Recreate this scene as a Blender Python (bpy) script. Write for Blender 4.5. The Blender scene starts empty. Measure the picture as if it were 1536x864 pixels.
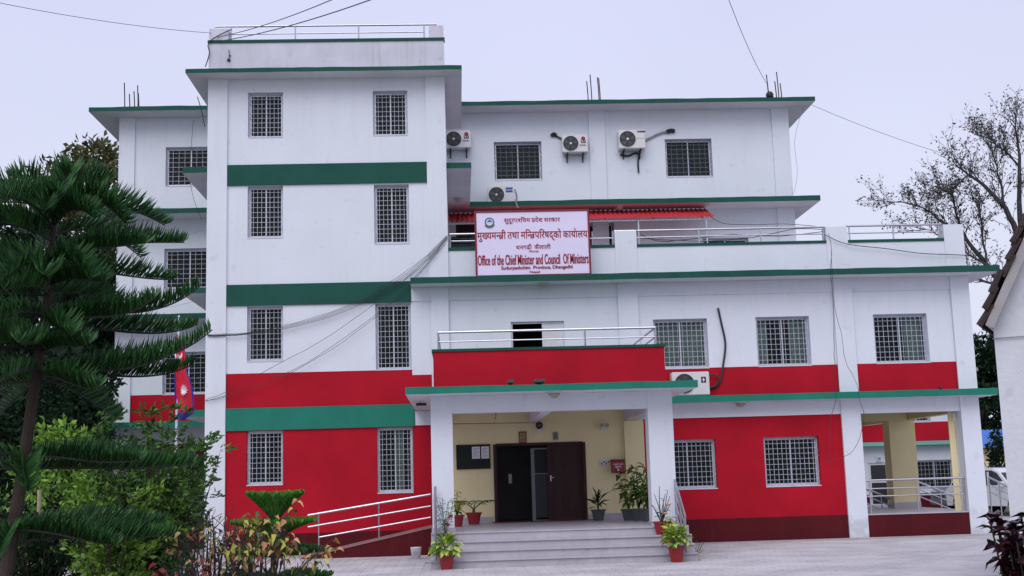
import bpy, bmesh, math, random
import numpy as np
from mathutils import Vector, Matrix
sc = bpy.context.scene
col = sc.collection
R_ = math.radians
rnd = random.Random(7)

# ------------------------------------------------------------------ camera
EYE = 1.78
F_PX, PITCH, YAW, ROLL = 1850.5, 0.1549, 0.0472, -0.0291
Fv = Vector((math.sin(YAW)*math.cos(PITCH), math.cos(YAW)*math.cos(PITCH), math.sin(PITCH)))
Rt = Vector((math.cos(YAW), -math.sin(YAW), 0)); Up = Rt.cross(Fv)
rv = math.cos(ROLL)*Rt + math.sin(ROLL)*Up
uv_ = -math.sin(ROLL)*Rt + math.cos(ROLL)*Up
cd = bpy.data.cameras.new('camera'); cam = bpy.data.objects.new('camera', cd); col.objects.link(cam)
cd.sensor_width = 36; cd.lens = F_PX/1536*36; cd.clip_end = 2000; cd.clip_start = 0.1
cam.matrix_world = Matrix(((rv.x, uv_.x, -Fv.x, 0), (rv.y, uv_.y, -Fv.y, 0), (rv.z, uv_.z, -Fv.z, EYE), (0, 0, 0, 1)))
sc.camera = cam
def px(u, v, Y):
    """world (X, Z) of photo pixel (u, v) on the vertical plane at depth Y"""
    d = Fv + rv*((u-768)/F_PX) - uv_*((v-432)/F_PX)
    t = Y/d.y
    return d.x*t, EYE + d.z*t
def P3(u, v, Y):
    x, z = px(u, v, Y); return Vector((x, Y, z))

# ------------------------------------------------------------------ sky, sun, exposure
SUN_EL, SUN_AZ = R_(47), R_(-18)     # soft overcast light from behind the camera
w = bpy.data.worlds.new("World"); sc.world = w; w.use_nodes = True
nt = w.node_tree; nt.nodes.clear()
out = nt.nodes.new('ShaderNodeOutputWorld'); bg = nt.nodes.new('ShaderNodeBackground'); bg.inputs[1].default_value = 0.1
sky = nt.nodes.new('ShaderNodeTexSky'); sky.sky_type = 'NISHITA'; sky.sun_disc = False
sky.sun_elevation = SUN_EL; sky.sun_rotation = math.pi + SUN_AZ; sky.dust_density = 4; sky.air_density = 1
tc = nt.nodes.new('ShaderNodeTexCoord'); sep = nt.nodes.new('ShaderNodeSeparateXYZ')
nt.links.new(tc.outputs['Generated'], sep.inputs[0])
rmp = nt.nodes.new('ShaderNodeValToRGB'); rmp.color_ramp.interpolation = 'EASE'
rmp.color_ramp.elements[0].position = 0.0; rmp.color_ramp.elements[0].color = (0.67, 0.695, 0.825, 1)
rmp.color_ramp.elements[1].position = 0.5; rmp.color_ramp.elements[1].color = (0.565, 0.585, 0.79, 1)
nt.links.new(sep.outputs['Z'], rmp.inputs[0])
cl = nt.nodes.new('ShaderNodeTexNoise'); cl.inputs['Scale'].default_value = 1.6; cl.inputs['Detail'].default_value = 3
nt.links.new(tc.outputs['Generated'], cl.inputs['Vector'])
cm = nt.nodes.new('ShaderNodeMapRange'); cm.inputs[1].default_value = .3; cm.inputs[2].default_value = .7; cm.inputs[3].default_value = 10.2; cm.inputs[4].default_value = 11.7
nt.links.new(cl.outputs['Fac'], cm.inputs[0])
sc1 = nt.nodes.new('ShaderNodeVectorMath'); sc1.operation = 'SCALE'
nt.links.new(rmp.outputs[0], sc1.inputs[0]); nt.links.new(cm.outputs[0], sc1.inputs['Scale'])
mx = nt.nodes.new('ShaderNodeMix'); mx.data_type = 'RGBA'; mx.inputs[0].default_value = 0.93
nt.links.new(sky.outputs[0], mx.inputs[6]); nt.links.new(sc1.outputs[0], mx.inputs[7])
nt.links.new(mx.outputs[2], bg.inputs[0]); nt.links.new(bg.outputs[0], out.inputs[0])
sl = bpy.data.lights.new('sun', 'SUN'); sl.energy = 1.5; sl.angle = R_(50); sl.color = (1, 0.97, 0.95)
so = bpy.data.objects.new('sun', sl); col.objects.link(so)
sd = Vector((math.sin(SUN_AZ)*math.cos(SUN_EL), -math.cos(SUN_AZ)*math.cos(SUN_EL), math.sin(SUN_EL)))
so.rotation_euler = sd.to_track_quat('Z', 'Y').to_euler()
sc.view_settings.view_transform = 'Standard'; sc.view_settings.look = 'None'; sc.view_settings.exposure = 0.12
sc.cycles.max_bounces = 6; sc.cycles.transparent_max_bounces = 12

# ------------------------------------------------------------------ materials
def mat(name, c, rough=.75, var=.1, scale=2., bump=.15, bscale=60, metal=0, spec=.5, streak=0, dirt=(.12, .11, .1), island=0, spots=0, hue=None, trans=0, c2=None, low=0, world=False):
    m = bpy.data.materials.new(name); m.use_nodes = True; n = m.node_tree; b = n.nodes['Principled BSDF']; L = n.links
    b.inputs['Roughness'].default_value = rough; b.inputs['Metallic'].default_value = metal
    b.inputs['Specular IOR Level'].default_value = spec
    tc = n.nodes.new('ShaderNodeNewGeometry').outputs['Position'] if world else n.nodes.new('ShaderNodeTexCoord').outputs['Object']
    def noise(s, d=4, vec=None):
        t = n.nodes.new('ShaderNodeTexNoise'); t.inputs['Scale'].default_value = s; t.inputs['Detail'].default_value = d
        L.new(vec or tc, t.inputs['Vector']); return t.outputs['Fac']
    def mrange(x, a, b_, c_, d_):
        t = n.nodes.new('ShaderNodeMapRange'); L.new(x, t.inputs[0])
        for i, q in enumerate((a, b_, c_, d_)): t.inputs[i+1].default_value = q
        return t.outputs[0]
    def mixc(f, a, b_, mode='MIX'):
        t = n.nodes.new('ShaderNodeMix'); t.data_type = 'RGBA'; t.blend_type = mode
        if isinstance(f, float): t.inputs[0].default_value = f
        else: L.new(f, t.inputs[0])
        for i, q in ((6, a), (7, b_)):
            if isinstance(q, tuple): t.inputs[i].default_value = (*q[:3], 1)
            else: L.new(q, t.inputs[i])
        return t.outputs[2]
    c = tuple(c)
    dk = tuple(x*(1-var) for x in c); lt = tuple(min(1, x*(1+var)) for x in c)
    cur = mixc(mrange(noise(scale), .3, .7, 0, 1), dk, lt)
    if c2: cur = mixc(mrange(noise(scale*2.3, 6), .42, .62, 0, 1), cur, tuple(c2))
    if island:
        g = n.nodes.new('ShaderNodeNewGeometry').outputs['Random Per Island']
        cur = mixc(mrange(g, 0, 1, 0, island), cur, tuple(hue or lt))
        hs = n.nodes.new('ShaderNodeHueSaturation'); L.new(cur, hs.inputs['Color']); L.new(mrange(g, 0, 1, .6, 1.4), hs.inputs['Value']); cur = hs.outputs[0]
    if streak:
        mp = n.nodes.new('ShaderNodeMapping'); mp.inputs['Scale'].default_value = (5, 5, .22); L.new(tc, mp.inputs[0])
        s1 = noise(1.3, 7, mp.outputs[0]); s2 = noise(.55, 5)
        mm = n.nodes.new('ShaderNodeMath'); mm.operation = 'MULTIPLY'
        L.new(mrange(s1, .5, .8, 0, 1), mm.inputs[0]); L.new(mrange(s2, .4, .7, 0, streak), mm.inputs[1])
        cur = mixc(mm.outputs[0], cur, dirt)
    if spots:
        cur = mixc(mrange(noise(3.1, 9), .62, .72, 0, spots), cur, dirt)
    if low:
        geo = n.nodes.new('ShaderNodeNewGeometry'); sp = n.nodes.new('ShaderNodeSeparateXYZ'); L.new(geo.outputs['Position'], sp.inputs[0])
        ad = n.nodes.new('ShaderNodeMath'); ad.operation = 'ADD'; L.new(mrange(sp.outputs['Z'], 0, .9, .35, 0), ad.inputs[0]); L.new(noise(4, 8), ad.inputs[1])
        cur = mixc(mrange(ad.outputs[0], .62, .85, 0, low), cur, dirt)
    L.new(cur, b.inputs['Base Color'])
    if bump:
        bp = n.nodes.new('ShaderNodeBump'); bp.inputs['Strength'].default_value = bump; bp.inputs['Distance'].default_value = .01
        L.new(noise(bscale, 6), bp.inputs['Height']); L.new(bp.outputs[0], b.inputs['Normal'])
    if trans:
        o = n.nodes['Material Output']; t = n.nodes.new('ShaderNodeBsdfTranslucent'); L.new(cur, t.inputs[0])
        a = n.nodes.new('ShaderNodeMixShader'); a.inputs[0].default_value = trans
        L.new(b.outputs[0], a.inputs[1]); L.new(t.outputs[0], a.inputs[2]); L.new(a.outputs[0], o.inputs[0])
    return m
M = {}
M['white'] = mat('white_wall_paint', (.71, .745, .81), .8, .03, .8, .2, 30, streak=.24, dirt=(.40, .41, .44), low=.5)
M['oldwhite'] = mat('weathered_white_paint', (.62, .61, .70), .85, .08, 1.2, .3, 30, streak=.5, dirt=(.28, .27, .29), spots=.35)
M['soffit'] = mat('soffit_plaster', (.70, .69, .74), .85, .05, 1, .2, 30, spots=.15, dirt=(.4, .38, .36))
M['red'] = mat('red_wall_paint', (.42, .008, .022), .7, .15, .7, .25, 30, streak=.35, dirt=(.30, .015, .03), spec=.12)
M['maroon'] = mat('maroon_plinth_paint', (.085, .005, .009), .7, .12, 1.2, .25, 30, streak=.4, dirt=(.16, .06, .06), spec=.2)
M['green'] = mat('faded_dark_green_paint', (.016, .085, .065), .7, .08, 1.5, .2, 30, streak=.4, dirt=(.012, .03, .028), spots=.25, spec=.15)
M['green2'] = mat('fresh_teal_green_paint', (.018, .19, .135), .7, .08, 1.5, .2, 30, streak=.3, dirt=(.02, .06, .05), spots=.15, spec=.2)
M['yellow'] = mat('pale_yellow_paint', (.84, .73, .42), .75, .05, 1, .2, 30, streak=.2, dirt=(.4, .32, .18))
M['steel'] = mat('stainless_steel', (.50, .50, .55), .32, .06, 8, .02, 90, metal=1)
M['alu'] = mat('aluminium_frame', (.62, .62, .70), .45, .08, 4, .05, 80, metal=.5)
M['irond'] = mat('thin_dark_grille_paint', (.16, .17, .19), .6, .15, 6, .1)
M['iron'] = mat('grille_paint', (.50, .54, .60), .5, .15, 6, .1, 80, spots=.3, dirt=(.25, .16, .1))
M['marble'] = mat('grey_white_marble', (.46, .44, .48), .45, .08, 2.2, .05, 40, c2=(.43, .41, .46), spots=.25, dirt=(.24, .21, .22))
M['conc'] = mat('concrete', (.4, .38, .39), .9, .14, 2, .4, 30, spots=.5, dirt=(.22, .2, .2))
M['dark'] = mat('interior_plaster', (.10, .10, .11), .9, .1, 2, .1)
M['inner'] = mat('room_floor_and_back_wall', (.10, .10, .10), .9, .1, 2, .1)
M['wood'] = mat('dark_red_wood', (.034, .006, .006), .65, .3, 6, .3, 40)
M['black'] = mat('black_plastic', (.015, .015, .017), .5, .2, 6, .1)
M['wire'] = mat('cable_rubber', (.02, .02, .028), .6, .2, 6, .0)
M['wirel'] = mat('grey_cable_rubber', (.28, .28, .32), .6, .2, 6, .0)
M['acw'] = mat('white_casing_paint', (.66, .66, .66), .45, .06, 4, .05, spots=.25, dirt=(.4, .36, .3))
M['fan'] = mat('dark_grey_fan', (.05, .055, .06), .5, .1, 6, .0)
M['blue'] = mat('blue_sticker', (.04, .06, .35), .5, .1, 6, .0)
M['signw'] = mat('white_sign_panel', (.74, .68, .88), .5, .03, 2, .02)
M['signred'] = mat('sign_red_print', (.30, .0, .025), .5, .05, 4, 0)
M['frame_red'] = mat('sign_frame_red', (.20, .004, .02), .5, .1, 4, .05)
M['awn'] = mat('red_corrugated_sheet', (.50, .035, .045), .5, .12, 2, .05, spots=.3, dirt=(.3, .03, .04))
M['pap'] = mat('paper', (.75, .75, .8), .8, .04, 9, 0)
M['boardg'] = mat('dark_green_felt', (.012, .022, .02), .9, .1, 9, 0)
M['rust'] = mat('rusty_rebar', (.05, .03, .03), .9, .3, 12, .2)
M['pot_r'] = mat('red_plastic_pot', (.28, .012, .02), .45, .15, 6, .05)
M['pot_g'] = mat('dark_grey_pot', (.07, .085, .09), .7, .15, 6, .1, spots=.4, dirt=(.2, .19, .17))
M['soil'] = mat('soil', (.05, .032, .02), .95, .3, 12, .6, 30)
M['bark'] = mat('brown_bark', (.045, .032, .026), .95, .3, 6, .8, 18)
M['barkg'] = mat('grey_bark', (.05, .046, .05), .95, .3, 6, .6, 18)
M['pine'] = mat('araucaria_needles', (.010, .062, .020), .6, .3, 2, 0, island=.9, hue=(.06, .19, .04), trans=.10)
M['pine2'] = mat('young_araucaria_needles', (.05, .24, .02), .6, .3, 2, 0, island=.8, hue=(.14, .42, .04), trans=.2)
M['leafd'] = mat('dark_evergreen_leaves', (.006, .022, .010), .8, .4, .8, 0, island=.5, hue=(.022, .05, .018), trans=.12, spec=.15)
M['leafm'] = mat('mid_green_leaves', (.028, .095, .014), .55, .3, 1, 0, island=.8, hue=(.10, .22, .03), trans=.3)
M['leafl'] = mat('light_green_leaves', (.08, .22, .02), .5, .3, 1, 0, island=.8, hue=(.25, .40, .05), trans=.35)
M['leafy'] = mat('olive_yellow_leaves', (.045, .065, .014), .6, .3, 1, 0, island=.7, hue=(.13, .11, .03), trans=.25)
M['leafs'] = mat('sparse_grey_leaves', (.045, .042, .04), .7, .3, 1, 0, island=.5, hue=(.08, .07, .04), trans=.1)
M['purple'] = mat('dark_purple_leaves', (.020, .006, .012), .35, .3, 5, .1, 20, spec=.6)
M['purple2'] = mat('wine_red_leaves', (.07, .006, .018), .35, .3, 5, .1, 20, spec=.6)
M['aut'] = [mat('leaf_yellow_green', (.48, .48, .08), .5, .3, 6, .1), mat('leaf_orange', (.55, .27, .10), .5, .3, 6, .1), mat('leaf_tan', (.62, .46, .20), .5, .3, 6, .1), mat('leaf_green', (.07, .14, .03), .5, .3, 6, .1), mat('leaf_russet', (.22, .05, .03), .5, .3, 6, .1)]
M['crim'] = mat('crimson_bracts', (.30, .01, .015), .5, .3, 6, .1)
M['yg'] = mat('yellow_green_variegated_leaves', (.50, .55, .10), .45, .25, 7, .1, c2=(.1, .25, .02))
M['ylf'] = mat('yellow_croton_leaves', (.5, .42, .05), .45, .25, 9, .1, c2=(.1, .22, .02))
M['flagr'] = mat('crimson_flag_cloth', (.55, .01, .03), .8, .08, 8, .05)
M['flagb'] = mat('blue_flag_border', (.03, .02, .30), .8, .08, 8, .05)
M['flagw'] = mat('white_flag_emblem', (.8, .78, .8), .8, .04, 8, .05)
M['curt'] = mat('pale_curtain', (.62, .60, .56), .9, .1, 4, .1)
M['blind'] = mat('grey_blind', (.05, .055, .065), .9, .1, 4, .1)
M['lamp'] = mat('lamp_glass', (.36, .34, .27), .3, .1, 6, 0)
M['carpet'] = mat('red_carpet', (.16, .02, .03), .95, .2, 6, .2)
M['tile'] = mat('weathered_clay_tile', (.045, .028, .026), .95, .4, 5, .8, 14, c2=(.04, .03, .032), spots=.5, dirt=(.14, .13, .12), world=True)
M['carw'] = mat('white_car_paint', (.7, .71, .74), .25, .02, 1, 0)
M['cars'] = mat('silver_car_paint', (.26, .27, .29), .3, .02, 1, 0, metal=.4)
M['tyre'] = mat('tyre_rubber', (.02, .02, .02), .85, .2, 9, .3)
M['bluesheet'] = mat('blue_roof_sheet', (.05, .16, .5), .5, .15, 2, .05)
M['ground'] = mat('soil_and_grass_ground', (.06, .07, .03), .95, .3, .5, .6, 10, c2=(.12, .09, .06))
M['paver'] = mat('paving_block', (.57, .54, .55), .9, .10, .35, .35, 25, c2=(.45, .43, .45), spots=.55, dirt=(.30, .28, .28), world=True)
M['joint'] = mat('paving_joint_sand', (.46, .44, .45), .95, .2, 3, .3)
M['teal'] = mat('pale_teal_paint', (.16, .44, .37), .7, .08, 1, .1)
def glass(name, tint, fac):
    m = bpy.data.materials.new(name); m.use_nodes = True; n = m.node_tree; L = n.links
    o = n.nodes['Material Output']; n.nodes.remove(n.nodes['Principled BSDF'])
    g = n.nodes.new('ShaderNodeBsdfGlossy'); g.inputs['Roughness'].default_value = .5; g.inputs[0].default_value = (.8, .85, .9, 1)
    t = n.nodes.new('ShaderNodeBsdfTransparent'); t.inputs[0].default_value = (*tint, 1)
    f = n.nodes.new('ShaderNodeFresnel'); f.inputs[0].default_value = 1.3
    a = n.nodes.new('ShaderNodeMath'); a.operation = 'ADD'; a.inputs[1].default_value = fac; L.new(f.outputs[0], a.inputs[0])
    x = n.nodes.new('ShaderNodeMixShader'); L.new(a.outputs[0], x.inputs[0]); L.new(t.outputs[0], x.inputs[1]); L.new(g.outputs[0], x.inputs[2])
    L.new(x.outputs[0], o.inputs[0]); return m
M['glass'] = glass('window_glass', (.68, .75, .74), .0)
M['carglass'] = glass('car_glass', (.08, .09, .1), .05)

# ------------------------------------------------------------------ builders
class MB:
    def __init__(s): s.v = []; s.f = []; s.m = []; s.mi = 0
    def q(s, pts, mi=None):
        b = len(s.v); s.v += [tuple(p) for p in pts]; s.f.append(tuple(range(b, b+len(pts)))); s.m.append(s.mi if mi is None else mi)
    def box(s, x0, x1, y0, y1, z0, z1, mi=None, fm=None):
        """fm = material index for the bottom face"""
        if x0 > x1: x0, x1 = x1, x0
        if z0 > z1: z0, z1 = z1, z0
        b = len(s.v); k = s.mi if mi is None else mi
        s.v += [(x0, y0, z0), (x1, y0, z0), (x1, y1, z0), (x0, y1, z0), (x0, y0, z1), (x1, y0, z1), (x1, y1, z1), (x0, y1, z1)]
        s.f += [tuple(b+i for i in t) for t in ((0, 3, 2, 1), (4, 5, 6, 7), (0, 1, 5, 4), (1, 2, 6, 5), (2, 3, 7, 6), (3, 0, 4, 7))]
        s.m += [k if fm is None else fm]+[k]*5; return s
    def tube(s, pts, r, n=6, mi=None):
        pts = [Vector(p) for p in pts]; k = s.mi if mi is None else mi; b = len(s.v); N = len(pts); up0 = None
        rr = r if isinstance(r, (list, tuple)) else [r]*N
        for i, p in enumerate(pts):
            d = (pts[min(i+1, N-1)]-pts[max(i-1, 0)]); d = d.normalized() if d.length > 1e-9 else Vector((0, 0, 1))
            if up0 is None: up0 = Vector((0, 0, 1)) if abs(d.z) < .9 else Vector((0, 1, 0))
            a = d.cross(up0); a = a.normalized() if a.length > 1e-6 else Vector((1, 0, 0)); c = a.cross(d)
            up0 = c
            for j in range(n):
                t = 2*math.pi*j/n; s.v.append(tuple(p+(a*math.cos(t)+c*math.sin(t))*rr[i]))
        for i in range(N-1):
            for j in range(n):
                j2 = (j+1) % n; s.f.append((b+i*n+j, b+i*n+j2, b+(i+1)*n+j2, b+(i+1)*n+j)); s.m.append(k)
        s.f.append(tuple(b+j for j in range(n))); s.f.append(tuple(b+(N-1)*n+n-1-j for j in range(n))); s.m += [k, k]; return s
    def lathe(s, prof, c=(0, 0, 0), n=14, axis='z', mi=None):
        b = len(s.v); k = s.mi if mi is None else mi
        for (r, h) in prof:
            for j in range(n):
                t = 2*math.pi*j/n; x, y = r*math.cos(t), r*math.sin(t)
                p = (x, y, h) if axis == 'z' else (x, -h, y)
                s.v.append((c[0]+p[0], c[1]+p[1], c[2]+p[2]))
        for i in range(len(prof)-1):
            for j in range(n):
                j2 = (j+1) % n; s.f.append((b+i*n+j, b+i*n+j2, b+(i+1)*n+j2, b+(i+1)*n+j)); s.m.append(k)
        s.f.append(tuple(b+n-1-j for j in range(n))); s.f.append(tuple(b+(len(prof)-1)*n+j for j in range(n))); s.m += [k, k]
        return s
    def build(s, name, mats, parent=None, smooth=False, local=False, loc=None):
        if not isinstance(mats, (list, tuple)): mats = [mats]
        me = bpy.data.meshes.new(name); off = Vector((0, 0, 0))
        if loc is not None: off = Vector(loc)
        elif parent is not None and not local: off = worldloc(parent)
        me.from_pydata([(a-off.x, b-off.y, c-off.z) for a, b, c in s.v], [], s.f)
        for q in mats: me.materials.append(q)
        me.polygons.foreach_set('material_index', s.m)
        if smooth: me.polygons.foreach_set('use_smooth', [True]*len(s.f))
        me.update(); o = bpy.data.objects.new(name, me); col.objects.link(o)
        if parent is not None: o.parent = parent
        elif loc is not None: o.location = loc
        return o
def worldloc(o):
    l = Vector(o.location)
    while o.parent: o = o.parent; l += o.location
    return l
def tag(o, label=None, cat=None, group=None, kind=None):
    if label: o['label'] = label
    if cat: o['category'] = cat
    if group: o['group'] = group
    if kind: o['kind'] = kind
    return o
def thing(name, label, cat, loc=(0, 0, 0), rz=0, group=None):
    o = bpy.data.objects.new(name, None); col.objects.link(o); o.location = loc; o.rotation_euler = (0, 0, rz); o.empty_display_size = .2
    return tag(o, label, cat, group)
def copy_tree(o, parent=None):
    c = o.copy(); col.objects.link(c)
    if parent is not None: c.parent = parent
    for ch in list(o.children): copy_tree(ch, c)
    return c
def box(name, m, parent, *a, **k): return MB().box(*a, **k).build(name, m, parent)

def wall(name, mats, parent, x0, x1, z0, z1, y0, y1, holes=(), zcuts=(), fn=None, xcuts=(), back=None):
    """front-facing wall with real openings; fn(x, z) gives the material index of the painted front"""
    eps = 1e-6
    xs = sorted({x0, x1, *[h[0] for h in holes], *[h[1] for h in holes], *xcuts}); zs = sorted({z0, z1, *[h[2] for h in holes], *[h[3] for h in holes], *zcuts})
    xs = [x for x in xs if x0-eps <= x <= x1+eps]; zs = [z for z in zs if z0-eps <= z <= z1+eps]
    b = MB(); fn = fn or (lambda x, z: 0)
    def solid(i, j):
        if not (0 <= i < len(xs)-1 and 0 <= j < len(zs)-1): return False
        cx, cz = (xs[i]+xs[i+1])/2, (zs[j]+zs[j+1])/2
        return not any(h[0] < cx < h[1] and h[2] < cz < h[3] for h in holes)
    bm_ = back if back is not None else None
    for i in range(len(xs)-1):
        for j in range(len(zs)-1):
            if not solid(i, j): continue
            a, c, d, e = xs[i], xs[i+1], zs[j], zs[j+1]; k = fn((a+c)/2, (d+e)/2)
            b.q([(a, y0, d), (c, y0, d), (c, y0, e), (a, y0, e)], k)
            b.q([(c, y1, d), (a, y1, d), (a, y1, e), (c, y1, e)], bm_ if bm_ is not None else k)
            if not solid(i-1, j): b.q([(a, y1, d), (a, y0, d), (a, y0, e), (a, y1, e)], k)
            if not solid(i+1, j): b.q([(c, y0, d), (c, y1, d), (c, y1, e), (c, y0, e)], k)
            if not solid(i, j-1): b.q([(a, y1, d), (c, y1, d), (c, y0, d), (a, y0, d)], k)
            if not solid(i, j+1): b.q([(a, y0, e), (c, y0, e), (c, y1, e), (a, y1, e)], k)
    return b.build(name, mats, parent)

# ------------------------------------------------------------------ key dimensions (metres, from the photo's perspective)
G = EYE
YW, YP, YU, YBK = 32.93, 27.61, 38.89, 46.0
ZR, ZRB, ZBM = 3.86, 3.68, 3.30
ZM, ZMB = 7.16, 6.99
ZC, ZCB = 10.48, 10.31
ZU, ZUB = 13.80, 13.66
ZT, ZTB = 13.01, 12.89
TL, TLI, TRI, TR, T2R = -6.62, -6.09, -.68, -.15, -1.17
LL, UR = -10.63, 11.06
RL, RR = -1.17, 14.09
B = thing('office_building', 'large white four storey government office building with red ground floor, green bands and canopies', 'building', (0, YW, 0))

# ground ------------------------------------------------------------
g = MB(); g.q([(-400, -60, -.05), (400, -60, -.05), (400, 700, -.05), (-400, 700, -.05)])
tag(g.build('ground', M['ground']), kind='structure')
g = MB(); g.box(-11.5, 24, 16.5, 46.0, -.04, -.012)
yard = tag(g.build('paved_yard', M['joint'], loc=(0, 27, 0)), kind='structure')
pw, ph = .42, .30
pb = MB(); a, d = pw/2-.003, ph/2-.003; e = .005
base = [(-a, -d, 0), (a, -d, 0), (a, d, 0), (-a, d, 0)]; top = [(-a+e, -d+e, .02), (a-e, -d+e, .02), (a-e, d-e, .02), (-a+e, d-e, .02)]
pb.q(top)
for i in range(4): pb.q([base[i], base[(i+1) % 4], top[(i+1) % 4], top[i]])
pv = []
r = 0
y = 20.7
while y < 32.75:
    x = -9.4 + (pw/2 if r % 2 else 0)
    while x < 19.0:
        if not (-.9 < x < 5.15 and y > 26.3): pv.append((x, y))
        x += pw
    y += ph; r += 1
inview = [p for p in pv if -3.0 < p[0] < 9.5 and p[1] > 22.6]
near = sorted(inview, key=lambda p: p[1])[:297]; ns = set(near)
proto = pb.build('paver', M['paver'], yard, local=True); pmesh = proto.data
first = True
for (x, y) in near:
    o = proto if first else proto.copy()
    if not first: col.objects.link(o); o.parent = yard
    first = False
    o.location = (x, y-27, -.012+rnd.uniform(-.002, .002)); o.rotation_euler = (rnd.uniform(-.004, .004), rnd.uniform(-.004, .004), rnd.uniform(-.006, .006))
st = MB()
for (x, y) in pv:
    if (x, y) in ns: continue
    dz = -.012+rnd.uniform(-.002, .002); b0 = len(st.v)
    st.v += [(x+p[0], y+p[1], p[2]+dz) for p in pb.v]; st.f += [tuple(b0+i for i in f) for f in pb.f]; st.m += [0]*5
tag(st.build('pavers', M['paver'], yard), kind='stuff')
kb = tag(MB().box(5.15, 14.6, 32.2, 32.75, -.02, .035).build('pavement_edge', M['conc'], loc=(8, 32, 0)), kind='structure')
tag(MB().box(-6.6, -2.0, 32.0, 32.8, -.02, .03).build('pavement_strip', M['conc'], loc=(-4, 32, 0)), kind='structure')

# slabs and hidden shell ---------------------------------------------
def shell():
    # inner floors (light tight, so rooms stay dark)
    for z in (ZR, ZM, ZC): box('floor_slab', M['inner'], B, TL+.05, TR-.05, YW+.25, YU-.05, z-.25, z-.16)
    for z in (ZR, ZM, ZC): box('floor_slab', M['inner'], B, LL+.25, UR-.25, YU+.25, YBK-.25, z-.25, z-.17)
    box('back_wall', M['white'], B, LL, UR, YBK-.25, YBK, 0, ZUB)
    # side walls of the tall block
    box('side_wall', M['white'], B, LL, LL+.23, YU+.23, YBK-.25, 0, ZUB); box('side_wall', M['white'], B, UR-.23, UR, YU+.23, YBK-.25, 0, ZUB)
    # tower sides
    box('side_wall', M['white'], B, TL, TL+.23, YW+.23, YU-.002, 0, ZTB); box('side_wall', M['white'], B, TR-.23, TR, YW+.23, YU-.002, ZMB+.2, ZTB)
    box('partition_wall', M['inner'], B, -1.35, -1.2, YW+.24, YU-.01, .02, ZM-.3)
    # partitions behind the front rooms
    box('partition_wall', M['inner'], B, -1.1, 13.8, 37.3, 37.42, ZR+.01, ZM-.25)
    box('partition_wall', M['inner'], B, 5.2, 10.2, 37.3, 37.42, .02, ZR-.26)
    box('partition_wall', M['inner'], B, 5.0, 5.15, YW+.24, 37.3, .02, ZR-.26)
    box('partition_wall', M['inner'], B, -6.3, -1.4, 37.3, 37.42, .02, ZTB-.2)
    box('side_wall', M['yellow'], B, 10.1, 10.31, YW+.24, 41.5, .02, ZR-.25)
    box('floor_slab', M['inner'], B, RL+.03, 13.85, YW+.24, 41.5, ZR-.25, ZR-.10)
    box('ceiling_slab', M['inner'], B, RL+.03, 13.85, YW+.24, YU-.03, ZM-.22, ZM-.16)
    box('side_wall', M['white'], B, RR-.23, RR, YW+.24, 41.5, ZR+.002, ZMB)
    box('back_wall', M['white'], B, UR+.01, RR-.24, 41.3, 41.5, ZR+.002, ZMB)
    box('roof_slab', M['conc'], B, TR+.003, RR, YW+.3, YU-.003, ZM-.14, ZM-.003); box('roof_slab', M['conc'], B, UR+.003, RR, YU, 41.5, ZM-.14, ZM-.003)
shell()

def slab_mb(x0, x1, y0, y1, zb, zt):
    """cast slab whose painted edge is slightly uneven, as hand plastered concrete is"""
    b = MB(); n = max(1, int((x1-x0)/.35)); rr = random.Random(int(x0*13+zt*7)); k = 0.
    for i in range(n+1):
        x = x0+(x1-x0)*i/n; k = .6*k+rr.uniform(-.008, .008); j = rr.uniform(-.004, .004)
        b.v += [(x, y0, zb+j), (x, y0, zt+k*.9), (x, y1, zt), (x, y1, zb)]
    for i in range(n):
        a = 4*i; c = a+4; b.f += [(a, c, c+1, a+1), (a+1, c+1, c+2, a+2), (a+2, c+2, c+3, a+3), (a+3, c+3, c, a)]; b.m += [0, 0, 0, 1]
    b.f += [(0, 1, 2, 3), (4*n+3, 4*n+2, 4*n+1, 4*n)]; b.m += [0, 0]
    return b
def canopy(parent, x0, x1, y0, y1, zb, zt, name='canopy'):
    b = slab_mb(x0, x1, y0, y1, zb, zt); o = b.build(name, [M['green2' if zt < 4.2 else 'green'], M['soffit']], parent)
    return o
# roof slabs
canopy(B, -7.12, .33, 32.31, YU-.9, ZTB, ZT, 'roof_canopy')                 # tower roof
xs_l = px(133.3, 160, 38.1)[0]
canopy(B, xs_l, 11.81, 38.09, YBK+.7, ZUB, ZU, 'roof_canopy')               # tall block roof
# tower side canopies and block canopies at each floor
xr = px(707, 248, 33.0)[0]; xl = px(273, 255, 33.0)[0]
canopy(B, TR, xr, 33.05, 37.9, ZCB, ZC); canopy(B, TR, 11.7, 37.9, YU-.002, ZCB, ZC); canopy(B, UR+.002, 11.7, YU, YBK, ZCB, ZC)
canopy(B, xl, TL, 33.05, 38.0, ZCB, ZC); canopy(B, xl, TL, 33.05, 38.0, ZMB, ZM); canopy(B, xl, TL, 33.05, 38.0, ZRB, ZR)
for (zt, zb, xx) in ((ZC, ZCB, xs_l), (ZM, ZMB, -11.24), (ZR, ZRB, -11.03)):
    canopy(B, xx, TL, 38.02, YU-.002, zb, zt); canopy(B, xx, LL-.002, YU, YBK, zb, zt)
canopy(B, -1.16, 14.73, 32.25, YW+.29, ZMB, ZM, 'first_floor_canopy'); canopy(B, RR+.002, 14.73, YW+.29, 41.6, ZMB, ZM, 'first_floor_canopy')
canopy(B, 5.285, 14.44, 32.40, YW+.235, ZRB, ZR, 'ground_floor_canopy'); canopy(B, RR+.002, 14.44, YW+.235, 41.6, ZRB, ZR, 'ground_floor_canopy')
canopy(B, -1.11, 5.28, 26.82, YW-.002, 3.69, 3.845, 'porch_canopy')

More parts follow.
